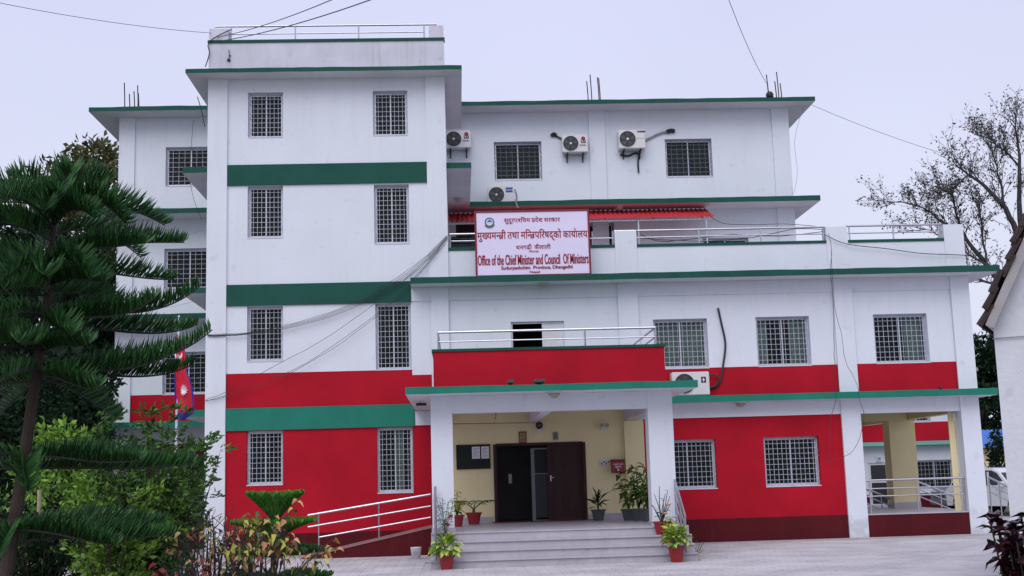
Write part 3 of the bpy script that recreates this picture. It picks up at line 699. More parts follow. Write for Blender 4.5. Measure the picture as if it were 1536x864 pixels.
def line(V, Fc, u0, u1, v0, v1, name='lettering', m='signred', bot=None, top=None):
    """fit the text box to fractions of the board (v from the top)"""
    xs = [p[0] for p in V]; yz = [p[1] for p in V]; x0, x1 = min(xs), max(xs); y0, y1 = (min(yz), max(yz)) if bot is None else (bot, top)
    X0, X1 = sx0_+SW*u0, sx0_+SW*u1; Z1, Z0 = sz1-SH*v0, sz1-SH*v1
    b = MB(); b.v = [(X0+(x-x0)/(x1-x0)*(X1-X0), ys-.004-z, Z0+(y-y0)/(y1-y0)*(Z1-Z0)) for x, y, z in V]; b.f = Fc; b.m = [0]*len(Fc)
    return b.build(name, M[m], SG)
line(*deva(['स', 'ु', 'द', 'ू', 'र', 'प', 'श-', 'ि', 'च', 'म', ' ', 'प~', 'द', 'े', 'श', ' ', 'स', 'र', 'क', 'ा', 'र'], .02), .255, .745, .10, .21)
line(*deva(['म', 'ु', 'ख-', 'य', 'म', 'न-', 'त~', 'ी', ' ', 'त', 'थ', 'ा', ' ', 'म', 'ि', 'न-', 'त~', 'प', 'ि', 'र', 'ष', 'द', '्', 'क', 'ो', ' ', 'क', 'ा', 'य', '^', 'ा', 'ल', 'य'], .026), .02, .98, .285, .475)
line(*deva(['ध', 'न', 'ग', 'ढ', 'ी', ' ', ' ', 'क', 'ै', 'ल', 'ा', 'ल', 'ी'], .02), .355, .655, .515, .60)
line(*deva(['न', 'े', 'प', 'ा', 'ल'], .02), .465, .55, .61, .65)
def eng(body, bold, *a):
    me = text_mesh(body, 1., .008); V = []; Fc = []
    for kk, (ox, oy) in enumerate(((0, 0), (bold, 0), (bold*.5, bold*.6), (bold*2, 0))):
        b0 = len(V); V += [(q.co.x+ox, q.co.y+oy, -.0 + .0022*kk) for q in me.vertices]; Fc += [tuple(i+b0 for i in p.vertices) for p in me.polygons]
    line(V, Fc, *a)
eng('Office of the Chief Minister and Council  Of Ministers', .028, .02, .98, .672, .83)
eng('Sudurpashchim  Province, Dhangadhi', .028, .22, .84, .845, .915)
eng('Nepal', .028, .465, .555, .925, .965)
# round government emblem: plain wreath ring, blue and white mountain disc, ribbon
ex, ez = sx0_+SW*.13, sz1-SH*.175; er = SH*.072
b = MB(); b.lathe([(er, 0), (er, .004)], (ex, ys-.0005, ez), 20, 'y'); b.build('emblem', mat('emblem_green_ring', (.05, .10, .12), .6), SG)
b = MB(); b.lathe([(er*.74, 0), (er*.74, .003)], (ex, ys-.0046, ez), 18, 'y'); b.build('emblem_disc', mat('emblem_white', (.6, .66, .8), .6), SG)
b = MB(); b.q([(ex-er*.55, ys-.009, ez+.0*er), (ex+er*.6, ys-.009, ez), (ex+er*.3, ys-.009, ez+er*.4), (ex, ys-.009, ez+er*.6), (ex-er*.3, ys-.009, ez+er*.35)]); b.build('emblem_mountain', mat('emblem_blue', (.03, .15, .42), .6), SG)
b = MB()
for i in range(6):
    t0, t1 = math.pi*(1.15+.12*i), math.pi*(1.15+.12*(i+1)); q = lambda t, r_: (ex+er*r_*math.cos(t), ys-.010, ez-er*.1+er*r_*math.sin(t))
    b.q([q(t0, .95), q(t0, 1.2), q(t1, 1.2), q(t1, .95)])
b.build('emblem_ribbon', mat('emblem_olive', (.14, .16, .12), .6), SG)

# ------------------------------------------------------------------ corrugated awning
yf, yb = 37.3, 38.7
A0, A1 = px(672, 331, yf), px(1069.7, 326.5, yf); zb2 = px(1056, 313, yb)[1]
AW = thing('awning', 'long low awning of bright red corrugated sheets over the roof terrace', 'awning', ((A0[0]+A1[0])/2, 38, A1[1]))
xx0, xx1 = TR+.01, A1[0]; npan = 9; zf = (A0[1]+A1[1])/2
for k in range(npan):
    a, c = xx0+(xx1-xx0)*k/npan, xx0+(xx1-xx0)*(k+1)/npan+.04; b = MB(); n = 40; off = .006*(k % 2)
    for j in range(2):
        y0, y1 = yf+(yb-yf)*j/2, yf+(yb-yf)*(j+1)/2
        for i in range(n):
            X = [a+(c-a)*t/n for t in (i, i+1)]; H = [.022*math.sin(x*2*math.pi/.15) for x in X]
            z = lambda y, h: zf+(zb2-zf)*(y-yf)/(yb-yf)+h+off
            b.q([(X[0], y0, z(y0, H[0])), (X[1], y0, z(y0, H[1])), (X[1], y1, z(y1, H[1])), (X[0], y1, z(y1, H[0]))])
    o = b.build('corrugated_sheet', M['awn'], AW, smooth=False)
b = MB()
for k in range(6):
    x = xx0+.3+(xx1-xx0-.6)*k/5; b.tube([(x, yf+.05, zf-.05), (x, yb, zb2-.05)], .022, 6)
for x in (xx0+2.6, xx0+5.9, xx1-.2): b.tube([(x, yf+.1, ZM), (x, yf+.1, zf-.05)], .025, 6)
b.tube([(xx0, yf+.08, zf-.055), (xx1, yf+.08, zf-.055)], .022, 6)
b.build('support_frame', M['iron'], AW)
# stacked spare corrugated sheets on the terrace, seen between tower and board
b = MB(); x0, x1 = TR+.08, px(711, 360, 34.6)[0]
for k in range(5):
    for i in range(28):
        X = [x0+(x1-x0)*t/28 for t in (i, i+1)]; H = [.02*math.sin(x*2*math.pi/.09) for x in X]
        z0 = px(690, 369-k*3.2, 34.6)[1]; b.q([(X[0], 34.5, z0+H[0]), (X[1], 34.5, z0+H[1]), (X[1], 35.3, z0+H[1]), (X[0], 35.3, z0+H[0])])
    b.box(x0, x1, 34.55, 34.6, z0-.05, z0-.02)
st_ = b.build('roofing_sheets', mat('grey_roof_sheet', (.10, .10, .11), .7, .3, 6), loc=(x0, 34.5, ZM)); tag(st_, 'stack of grey corrugated roofing sheets behind the railing left of the name board', 'roofing sheets')

# ------------------------------------------------------------------ air conditioners
def make_ac(label, W=.82, H=.58, D=.3, style='dot', fanm='fan'):
    t = thing('air_conditioner', label, 'air conditioner')
    bm = bmesh.new(); bmesh.ops.create_cube(bm, size=1); bmesh.ops.scale(bm, vec=(W, D, H), verts=bm.verts); bmesh.ops.translate(bm, vec=(0, -D/2-.06, 0), verts=bm.verts)
    bmesh.ops.bevel(bm, geom=bm.edges[:], offset=.018, segments=2, affect='EDGES'); me = bpy.data.meshes.new('casing'); bm.to_mesh(me); bm.free(); me.materials.append(M['acw'])
    c = bpy.data.objects.new('casing', me); col.objects.link(c); c.parent = t
    yf = -D-.06; fx = -W*.17; fr = H*.41
    b = MB(); b.lathe([(fr, 0), (fr, .006)], (fx, yf, 0), 24, 'y'); b.build('fan_well', M[fanm], t, local=True)
    b = MB()
    for k in range(5):
        a0 = k*2*math.pi/5; pts = [(fx+fr*r_*math.cos(a0+da), yf-.012-.01*da, fr*r_*math.sin(a0+da)) for r_, da in ((.2, 0), (.88, -.1), (.88, .55), (.2, .5))]; b.q(pts)
    b.build('fan', M['fan'] if fanm != 'fan' else mat('fan_blade_grey', (.10, .11, .115), .5), t, local=True)
    b = MB()
    for rr in (.3, .45, .6, .75, .9, 1.0):
        n = 20; b.tube([(fx+fr*rr*math.cos(2*math.pi*i/n), yf-.026, fr*rr*math.sin(2*math.pi*i/n)) for i in range(n+1)], .003 if rr < 1 else .008, 4)
    for k in range(8):
        a0 = k*math.pi/4; b.tube([(fx, yf-.022, 0), (fx+fr*math.cos(a0), yf-.022, fr*math.sin(a0))], .003, 4)
    b.build('fan_grille', M['fan'], t, local=True)
    MB().lathe([(fr*.16, 0), (fr*.16, .008)], (fx, yf-.028, 0), 12, 'y').build('hub', M['acw'], t, local=True)
    lx = W*.33
    def txt(s, sz, x, z, m):
        me = text_mesh(s, sz, .01); me.transform(Matrix.Rotation(math.pi/2, 4, 'X')); me.transform(Matrix.Translation((x, yf-.003, z))); me.materials.append(M[m])
        q = bpy.data.objects.new('lettering', me); col.objects.link(q); q.parent = t
    if style == 'dot':
        MB().lathe([(.07, 0), (.07, .003)], (lx, yf, H*.27), 14, 'y').build('logo', M['signred'], t, local=True); txt('LG', .13, lx-.08, H*.02, 'fan')
        txt('INVERTER', .045, lx-.12, -H*.14, 'wirel')
    elif style == 'blue':
        MB().box(lx-.12, lx+.10, yf-.003, yf-.0005, H*.12, H*.40).build('label', M['blue'], t, local=True)
        MB().box(lx-.12, lx+.10, yf-.004, yf-.0035, H*.24, H*.27).build('label_stripe', M['pap'], t, local=True)
    elif style == 'dark':
        txt('SAMSUNG', .055, lx-.10, H*.36, 'fan'); MB().box(W*.17, W*.46, yf-.0025, yf-.0005, H*.02, H*.05).build('trim', M['wirel'], t, local=True)
    else:
        MB().box(lx-.05, lx+.08, yf-.003, yf-.0005, H*.02, H*.28).build('label', M['black'], t, local=True)
        b = MB(); b.box(lx-.02, lx+.05, yf-.0045, yf-.0032, H*.13, H*.17); b.box(lx+.003, lx+.027, yf-.0058, yf-.0048, H*.07, H*.23); b.build('cross_mark', M['pap'], t, local=True)
    return t
def brackets(t, W, H, D):
    for x in (-W*.3, W*.33):
        b = MB(); b.box(x-.02, x+.02, -D-.04, -.001, -H/2-.045, -H/2-.002); b.box(x-.018, x+.018, -.035, -.001, -H/2-.26, -H/2-.046); b.tube([(x, -.02, -H/2-.25), (x, -D+.02, -H/2-.04)], .012, 4)
        b.build('bracket', M['rust'], t, local=True)
def place(t, u, v, Y): 
    X, Z = px(u, v, Y); t.location = (X, Y, Z); return t
a1 = make_ac('white air conditioner with red dot logo close beside the tower wall, upper floor'); brackets(a1, .82, .58, .3); place(a1, 687, 213, YU-.002)
a2 = copy_tree(a1); a2['label'] = 'white air conditioner with red dot logo between two upper windows, left of the pilaster'; place(a2, 861, 219.5, YU-.002)
a3 = make_ac('white air conditioner with a dark fan right of the upper pilaster, tied with black pipe', .86, .62, .34, 'dark'); brackets(a3, .86, .62, .34); place(a3, 945.5, 213.5, YU-.002)
a4 = make_ac('cream air conditioner with blue sticker standing on the green canopy below the upper left window', .84, .58, .3, 'blue'); a4.location = (px(751, 290, 38.5)[0], 38.7, ZC+.31)
a5 = make_ac('white air conditioner with black cross mark half behind the right end of the porch canopy', 1.0, .62, .32, 'cross'); a5.location = (px(1034, 575, 32.7)[0], YW-.06, ZR+.33)
a6 = copy_tree(a1); a6['label'] = 'air conditioner on the far left side wall, half hidden by pine fronds'; a6.rotation_euler = (0, 0, -math.pi/2); a6.location = (LL-.002, YU+.9, px(168, 556, YU+.9)[1])
for q in (a1, a2, a3, a4, a5, a6): q['group'] = 'air conditioner outdoor units'

def cable(label, pts, r=.01, m='wire', group='loose cables', sag=0, n=None, name='cable', jig=0, cat='cable'):
    pts = [Vector(p) for p in pts]
    if sag:
        a, c = pts[0], pts[-1]; n = n or 16; pts = [a.lerp(c, i/n)-Vector((0, 0, 4*sag*(i/n)*(1-i/n))) for i in range(n+1)]
    else:
        # Catmull-Rom smoothing
        q = [pts[0]]+pts+[pts[-1]]; out = []
        for i in range(1, len(q)-2):
            for t in (0, .25, .5, .75):
                a, b_, c, d = q[i-1], q[i], q[i+1], q[i+2]
                out.append(.5*((2*b_)+(c-a)*t+(2*a-5*b_+4*c-d)*t*t+(3*b_-a-3*c+d)*t**3))
        out.append(pts[-1]); pts = out
    if jig:
        rr = random.Random(len(label)); pts = [p+Vector((rr.uniform(-jig, jig), 0, rr.uniform(-jig, jig))) if 0 < i < len(pts)-1 else p for i, p in enumerate(pts)]
    b = MB(); b.tube(pts, r, 5); return tag(b.build(name, M[m], loc=tuple(pts[0])), label, cat, group)
Pp = lambda L, Y: [P3(u, v, Y) for u, v in L]
y_ = YU-.05
cable('white lagged pipe from the dark fan air conditioner to the black sleeve at its right', Pp([(964, 212), (975, 207), (990, 200), (1003, 197)], y_), .035, 'wirel', 'air conditioner pipes', name='pipe', cat='pipe')
cable('black sleeve where the pipe enters the wall right of the dark fan air conditioner', Pp([(1000, 198), (1006, 196), (1012, 197)], y_), .07, 'black', 'air conditioner pipes', name='pipe_sleeve', cat='pipe')
cable('short grey pipe from the red dot air conditioner to a wall hole at its left', Pp([(832, 203), (838, 206), (844, 209)], y_), .028, 'wire', 'air conditioner pipes', name='pipe', cat='pipe')
cable('black wall sleeve left of the air conditioner between the upper windows', Pp([(827, 204), (831, 201), (834, 204)], y_), .06, 'black', 'air conditioner pipes', name='pipe_sleeve', cat='pipe')
cable('dark drain hose looped beneath the dark fan air conditioner', Pp([(930, 232), (942, 234), (952, 230), (958, 232), (957, 245), (958, 259)], y_), .03, 'wire', 'air conditioner pipes', name='hose', cat='pipe')
cable('pipe curling down from the cream air conditioner over the green canopy', Pp([(772, 284), (775, 295), (774, 304), (777, 312)], 37.85), .03, 'wirel', 'air conditioner pipes', name='pipe', cat='pipe')
cable('thick black hose hanging down the white wall right of the first wing window', Pp([(1077, 462), (1082, 485), (1088, 515), (1085, 545), (1080, 572), (1070, 582), (1061, 578)], YW-.05), [.022, .03]*0 or .030, 'wire', 'hoses on the wing wall', name='hose', cat='hose')
cable('thin black hose looping beside the white air conditioner with cross mark', Pp([(1062, 583), (1071, 580), (1078, 572), (1074, 564), (1064, 562), (1059, 570)], YW-.09), .02, 'wire', 'hoses on the wing wall', name='hose', cat='hose')
# bundle crossing the tower front
yc = YW-.12
for k in range(5):
    o = (k-2)*2.2
    cable(['uppermost dark cable', 'second dark cable', 'middle dark cable', 'fourth dark cable', 'lowest dark cable'][k]+' of the bundle swooping from the terrace across the tower front',
          Pp([(671, 355+o*.5), (648, 380+o), (612, 411+o*1.3), (560, 443+o), (500, 470+o*.8), (425, 491+o*.6), (370, 500+o*.3), (311, 503+o*.3)], yc), .0055, 'wire', 'cable bundle across the tower', jig=.015)
for k, (m1, m2) in enumerate(((560, 440), (610, 420), (560, 520))):
    ends = [[(648, 382), (600, 425), (500, 500), (420, 545), (340, 587), (308, 600)], [(660, 372), (600, 440), (520, 505), (440, 555), (350, 592), (308, 601)], [(668, 366), (600, 443), (545, 490), (480, 535), (400, 575), (308, 602)]][k]
    cable(['upper', 'middle', 'lower'][k]+' thin grey cable sloping over the middle windows to the tower corner', Pp(ends, yc-.02), .006, 'wire', 'thin cables across the tower', jig=.012)
cable('grey cable dropping over the first floor parapet and canopy beside the wing column', Pp([(1243, 350), (1247, 375), (1246, 410), (1250, 450), (1251, 520), (1253, 560), (1254, 600), (1247, 625), (1243, 690)], YW-.75), .007, 'wire', 'cables hanging on the right wing', jig=.01)
cable('looping grey cable down the wing column to the red wall', Pp([(1247, 375), (1252, 460), (1262, 500), (1268, 540), (1285, 575), (1289, 600), (1296, 620), (1290, 655), (1275, 680), (1240, 694)], YW-.72), .006, 'wire', 'cables hanging on the right wing', jig=.01)
cable('dark cable running along the white parapet to the tree at right', Pp([(1237, 352), (1270, 366), (1330, 373), (1380, 380), (1430, 382), (1462, 384)], YW-.1), .011, 'wire', 'cables hanging on the right wing')
cable('tangled black cable sagging along the parapet railing', Pp([(960, 352), (990, 362), (1040, 358), (1100, 352), (1170, 354), (1235, 347), (1241, 343)], YW+.12), .010, 'wire', 'cables along the parapet railing', jig=.01)
cable('cable drooping from the terrace wall to the parapet pier', Pp([(1062, 322), (1085, 335), (1130, 337), (1180, 336), (1240, 341)], 36), .009, 'wire', 'cables along the parapet railing')
cable('lower tangled cable between the parapet piers', Pp([(960, 357), (1010, 360), (1060, 362), (1130, 356), (1190, 344), (1241, 345)], YW+.16), .009, 'wire', 'cables along the parapet railing', jig=.012)
cable('dangling cable loop beside the upper right corner of the rear block', Pp([(1205, 160), (1192, 210), (1196, 255), (1192, 285), (1188, 290)], YU-.1), .006, 'wirel', 'cables hanging on the right wing')
cable('dark cable hanging down the left rear block in front of its window', Pp([(290, 180), (286, 230), (284, 262), (291, 300), (303, 330)], YU-.9), .007, 'wire', 'cables hanging at the left')
cable('dark cable running down beside the tower left corner', Pp([(296, 145), (302, 165), (307, 190)], YW+.0), .012, 'wire', 'cables hanging at the left')
cable('thin cable crossing the left rear block above its middle window', Pp([(250, 352), (275, 353), (308, 345)], YU-.9), .006, 'wirel', 'cables hanging at the left')
cable('thin dark cable under the left canopy crossing to the tower', Pp([(175, 455), (240, 462), (300, 450)], YU-.9), .006, 'wirel', 'cables hanging at the left')
# overhead lines in the sky
def sky_line(label, u0, v0, Y0, u1, v1, Y1, sag=.2, r=.010, m='wire'):
    cable(label, [P3(u0, v0, Y0), P3(u1, v1, Y1)], r, m, 'overhead wires', sag=sag, name='overhead_wire', cat='wire')
sky_line('overhead wire entering at the left frame edge and reaching the tower roof', -60, -8, 26, 322, 50, YW+.1, .12, .007)
sky_line('upper overhead wire rising from the tower roof corner to the top of the sky', 325, 56, YW+.1, 560, -28, 20, .12, .010)
sky_line('lower overhead wire rising from the tower roof corner towards the top of the sky', 328, 62, YW+.1, 640, -32, 20, .14, .012)
sky_line('steep overhead wire running down to the antenna rods on the rear block roof', 1075, -50, 26, 1150, 125, YU+.5, .25, .008)
sky_line('faint overhead wire from the rear block roof to the bare tree', 1205, 152, YU, 1424, 233, 43, .1, .007)
cable('black cable looped around the left pier of the tower parapet', Pp([(347, 44), (330, 52), (317, 60), (312, 68), (314, 80), (308, 100)], YW-.08), .016, 'wire', 'cables hanging at the left')

# ------------------------------------------------------------------ dome lamps, cameras, small fittings
def dome(label, u, v, Y, z):
    X = px(u, v, Y)[0]; t = thing('ceiling_lamp', label, 'lamp', (X, Y, z), 0, 'dome lamps under the canopies')
    MB().lathe([(.16, 0), (.16, -.03), (.13, -.035)], n=16).build('base', M['alu'], t, local=True); MB().lathe([(.135, -.036), (.125, -.07), (.09, -.11), (.04, -.135), (.01, -.14)], n=16).build('globe', M['lamp'], t, local=True, smooth=True)
dome('dome lamp under the front edge of the porch canopy', 831, 590, 27.2, 3.689)
dome('dome lamp under the first floor canopy above the balcony', 815, 426, 32.55, ZMB-.001)
dome('dome lamp under the ground floor canopy right of the porch', 1111, 603, 32.7, ZRB-.001)
dome('dome lamp under the rear canopy above the red awning', 929, 312, 38.2, ZCB-.001)
dome('dome lamp under the short canopy on the right side of the tower', 687, 295, 36.6, ZCB-.001)
def box_thing(name, label, cat, parts, loc, group=None):
    t = thing(name, label, cat, loc, 0, group)
    for (n, m, b) in parts: b.build(n, M[m] if isinstance(m, str) else m, t, local=True)
    return t
X, Z = px(809, 638, YW-.2)
box_thing('security_camera', 'round black security camera on the yellow wall above the entrance door', 'security camera', [('housing', 'black', MB().lathe([(.04, -.07), (.085, -.04), (.10, 0), (.085, .05), (.04, .08)], (0, 0, 0), 12, 'y')), ('mount', 'alu', MB().box(-.06, .06, -.03, .18, -.17, -.10)), ('lens', 'fan', MB().lathe([(.05, .08), (.045, .10)], (0, 0, 0), 10, 'y'))], (X, YW-.18, Z))
X, Z = px(906, 641, YW-.1)
box_thing('emergency_light', 'small white twin spot light on the yellow wall at upper right of the door', 'wall light', [('body', 'acw', MB().box(-.09, .09, -.05, .1, -.07, .05)), ('spot', 'lamp', MB().lathe([(.045, .05), (.055, .10)], (-.07, 0, .05), 10, 'y')), ('spot', 'lamp', MB().lathe([(.045, .05), (.055, .10)], (.07, 0, .05), 10, 'y'))], (X, YW-.1, Z))
X, Z = px(627, 606, 29)
box_thing('flood_light', 'dark lamp fixed under the left side of the porch canopy', 'flood light', [('body', 'black', MB().box(-.1, .14, -.06, .06, -.10, -.04)), ('mount', 'iron', MB().box(-.02, .02, -.02, .02, -.04, 0))], (-.86, 29.2, 3.689))
for u, wd, lb in ((765.5, .12, 'small black flood light lying on the porch canopy left of centre'), (809, .22, 'wider black flood light lying on the porch canopy right of centre')):
    X = px(u, 576, 27)[0]; box_thing('flood_light', lb, 'flood light', [('body', 'black', MB().box(-wd/2, wd/2, -.1, .1, .03, .1)), ('mount', 'rust', MB().box(-wd/4, wd/4, -.05, .05, 0, .03)), ('hood', 'fan', MB().box(-wd/2-.01, wd/2+.01, -.13, -.1, .05, .11))], (X, 27.0, 3.845))
box_thing('bottle', 'small dark object lying on the canopy of the open bay', 'debris', [('body', 'black', MB().lathe([(.03, 0), (.05, .02), (.05, .06), (.02, .09)], n=8))], (px(1412, 582, 32.5)[0], 32.55, ZR))
# notice board
X0, Z1 = px(684, 667.5, YW-.05); X1, Z0 = px(736, 703, YW-.05)
nb = thing('notice_board', 'dark green notice board with brown frame and two papers on the yellow porch wall', 'notice board', ((X0+X1)/2, YW, Z0))
MB().box(X0+.03, X1-.03, YW-.035, YW-.01, Z0+.03, Z1-.03).build('felt', M['boardg'], nb)
b = MB(); b.box(X0, X1, YW-.05, YW-.005, Z0, Z0+.03); b.box(X0, X1, YW-.05, YW-.005, Z1-.03, Z1); b.box(X0, X0+.03, YW-.05, YW-.005, Z0+.03, Z1-.03); b.box(X1-.03, X1, YW-.05, YW-.005, Z0+.03, Z1-.03); b.build('frame', M['wood'], nb)
for k, (ua, ub) in enumerate(((708, 720), (722, 734))):
    x0, x1 = px(ua, 680, YW-.05)[0], px(ub, 680, YW-.05)[0]; z1_, z0_ = px(715, 670, YW-.05)[1], px(715, 688, YW-.05)[1]
    p = tag(MB().box(x0, x1, YW-.040, YW-.0365, z0_, z1_).build('notice_sheet', M['pap'], loc=((x0+x1)/2, YW-.04, z0_)), ['left white printed sheet pinned to the notice board', 'right white printed sheet pinned to the notice board'][k], 'paper')
    b = MB()
    for i in range(8): b.box(x0+.03, x1-.03-.03*(i % 3), YW-.0415, YW-.0408, z1_-.05-i*.032, z1_-.043-i*.032)
    b.build('print', M['fan'], p)
# framed pictures (plain stand-ins)
for k, (ua, ub, va, vb, fm, im) in enumerate(((778, 790, 647.5, 664.5, 'pot_r', (.25, .2, .09)), (829, 837.5, 648, 660, 'wirel', (.06, .08, .16)))):
    x0, z1_ = px(ua, va, YW); x1, z0_ = px(ub, vb, YW)
    t = thing('picture', ['small orange red framed picture above the entrance door', 'small dark blue picture above the entrance door'][k], 'picture', ((x0+x1)/2, YW, z0_))
    MB().box(x0, x1, YW-.03, YW-.004, z0_, z1_).build('frame', M[fm], t); MB().box(x0+.03, x1-.03, YW-.034, YW-.0305, z0_+.03, z1_-.03).build('print', mat('picture_print', im, .5, .8, 14, 0, c2=(.3, .25, .15)), t)
# complaint box + plate
x0, z1_ = px(917, 689.5, YW-.15); x1, z0_ = px(936.5, 709, YW-.15)
cb = thing('suggestion_box', 'dark red padlocked wall box with white Devanagari lettering right of the door', 'suggestion box', ((x0+x1)/2, YW, z0_))
MB().box(x0, x1, YW-.2, YW-.003, z0_, z1_-.03).build('body', M['pot_r'], cb); MB().box(x0-.01, x1+.01, YW-.22, YW-.003, z1_-.03, z1_).build('lid', M['wood'], cb)
V, Fc = deva(['उ', 'ज', 'ु', 'र', 'ी', ' ', 'त', 'थ', 'ा'], .02); V2, F2 = deva(['स', 'ु', 'झ', 'ा', 'व'], .02)
for V, Fc, za, zb in ((V, Fc, .72, .56), (V2, F2, .50, .36)):
    xs = [p[0] for p in V]; yz = [p[1] for p in V]; wd = (x1-x0)*(.84 if za > .6 else .5); xo = (x0+x1)/2-wd/2
    b = MB(); b.v = [(xo+(p[0]-min(xs))/(max(xs)-min(xs))*wd, YW-.203-p[2]*.3, z0_+(z1_-z0_)*(zb+(za-zb)*(p[1]-min(yz))/(max(yz)-min(yz)))) for p in V]; b.f = Fc; b.m = [0]*len(Fc); b.build('lettering', M['flagw'], cb)
MB().box((x0+x1)/2-.02, (x0+x1)/2+.02, YW-.215, YW-.2005, z0_+.05, z0_+.11).build('padlock', M['alu'], cb)
x0, z1_ = px(899.5, 689, YW); x1, z0_ = px(915, 698, YW)
sp_ = thing('switch_plate', 'white electrical switch plate on the yellow wall left of the red box', 'switch', ((x0+x1)/2, YW, z0_)); MB().box(x0, x1, YW-.025, YW-.003, z0_, z1_).build('plate', M['acw'], sp_)
for i in range(4): MB().box(x0+.03+i*.06, x0+.06+i*.06, YW-.03, YW-.0255, z0_+.03+(i % 2)*.04, z0_+.075+(i % 2)*.04).build('switch', M['fan'], sp_)
cable('thin conduit line along the yellow porch wall to the security camera', Pp([(680, 636), (740, 635), (806, 634)], YW-.01), .008, 'wirel', 'small cables in the porch')
cable('short wire end dangling under the porch ceiling', Pp([(742, 618), (744, 623), (742, 629)], YW-.3), .008, 'wire', 'small cables in the porch')
# rebars on the roofs
def rebars(label, lst, Y, z0):
    t = thing('rebar_cluster', label, 'rebar', (px(lst[0][0], 150, Y)[0], Y, z0), 0, 'rebar stubs on the roofs')
    for i, (u, v) in enumerate(lst):
        X, Z = px(u, v, Y); MB().tube([(X+.01, Y+.2*(i % 2), z0), (X, Y+.2*(i % 2), (z0+Z)/2), (X-.02, Y+.2*(i % 2), Z)], .018, 5).build('bar', M['rust'], t)
rebars('rusty steel bars standing on the left end of the rear roof', [(187.5, 124), (192.5, 138), (202, 137), (205, 125), (208.5, 140)], 38.6, ZU)
rebars('rusty steel bars standing on the middle of the rear roof', [(881, 122), (887, 109), (897, 116), (900, 114)], 38.6, ZU)
rebars('rusty steel bars standing near the right end of the rear roof', [(1150.5, 112), (1154, 120), (1163, 122), (1168, 105), (1171, 125)], 38.6, ZU)
X, Z = px(1155.5, 139, 38.3)
box_thing('siren', 'small black siren lamp on the roof edge among the right steel bars', 'siren', [('base', 'black', MB().lathe([(.10, 0), (.10, .04), (.05, .06)], n=10)), ('dome', 'black', MB().lathe([(.05, .06), (.12, .10), (.13, .18), (.09, .26), (.03, .29)], n=12))], (X, 38.4, ZU))
xx = px(343, 82, YW-.05); box_thing('bracket_fitting', 'small dark broken lamp fitting on the tower parapet left side', 'wall fitting', [('plate', 'black', MB().lathe([(.04, 0), (.05, .02), (.03, .04)], (0, 0, -.15), 10, 'y')), ('arm', 'rust', MB().tube([(0, -.02, -.15), (.02, -.03, 0), (.0, -.02, .14)], .010, 5)), ('arm', 'rust', MB().tube([(.02, -.02, -.02), (.06, -.03, -.03)], .014, 5))], (xx[0], YW-.02, xx[1]))
X = px(624, 822, 28.6)[0]
bk = thing('bucket', 'white paint bucket standing on a slab left of the entrance steps', 'bucket', (px(624, 831, 29.3)[0], 29.3, .06))
MB().lathe([(.10, 0), (.125, .24), (.13, .245), (.13, .26), (.118, .26), (.095, .02)], n=16).build('body', M['acw'], bk, local=True, smooth=True)
MB().tube([(-.125, 0, .24), (-.09, -.09, .17), (0, -.13, .13), (.09, -.09, .17), (.125, 0, .24)], .004, 5).build('handle', M['alu'], bk, local=True); MB().box(-.05, .03, -.122, -.116, .08, .17).build('label', M['wirel'], bk, local=True)
X = px(634, 838, 28.8)[0]; tag(MB().box(X-.35, -.63, 28.6, 29.7, 0, .058).build('stone_slab', M['marble'], loc=(X, 29, 0)), 'flat marble slab on the paving left of the steps', 'slab')
tag(MB().box(5.05, 5.7, 26.7, 27.3, 0, .05).build('drain_cover', M['conc'], loc=(5.3, 27, 0)), 'flat concrete drain cover right of the entrance steps', 'drain cover')

# ------------------------------------------------------------------ leaves, plants
def leaf_shape(L, W, droop=.25, fold=.18, tipx=0):
    b = MB(); v = [(0, 0, 0), (L*.35, W*.5, fold*W), (L*.35, -W*.5, fold*W), (L*.38, 0, 0), (L*.72, W*.38, fold*W-droop*L*.35), (L*.72, -W*.38, fold*W-droop*L*.35), (L*.72, 0, -droop*L*.4), (L, tipx, -droop*L)]
    b.v = v; b.f = [(0, 3, 1), (0, 2, 3), (3, 6, 4, 1), (3, 2, 5, 6), (6, 7, 4), (6, 5, 7)]; b.m = [0]*6; return b
def orient(d, roll=0, s=1.):
    d = Vector(d).normalized(); up = Vector((0, 0, 1)) if abs(d.z) < .98 else Vector((0, 1, 0)); y = up.cross(d).normalized(); z = d.cross(y)
    m = Matrix((d, y, z)).transposed().to_4x4() @ Matrix.Rotation(roll, 4, 'X'); return m @ Matrix.Scale(s, 4)
class Leaves:
    """shares one leaf mesh per material between all leaf parts of a plant"""
    def __init__(s, L, W, mats, name='leaf', **k):
        s.me = []; s.name = name
        for m in mats:
            b = leaf_shape(L, W, **k); me = bpy.data.meshes.new('leaf'); me.from_pydata(b.v, [], b.f); me.materials.append(m); me.polygons.foreach_set('use_smooth', [True]*6); s.me.append(me)
    def add(s, par, p, d, k=0, roll=0, sc_=1.):
        o = bpy.data.objects.new(s.name, s.me[k % len(s.me)]); col.objects.link(o); o.parent = par
        o.matrix_local = Matrix.Translation(Vector(p)-worldloc(par)) @ orient(d, roll, sc_); return o
def pot(t, x, y, z, r, h, m):
    MB().lathe([(r*.66, 0), (r*.92, h*.86), (r*1.04, h*.87), (r*1.06, h), (r*.94, h), (r*.88, h*.88)], (x, y, z), 16).build('pot', M[m], t, smooth=False)
    MB().lathe([(r*.9, h*.84), (r*.9, h*.90)], (x, y, z), 12).build('soil', M['soil'], t)
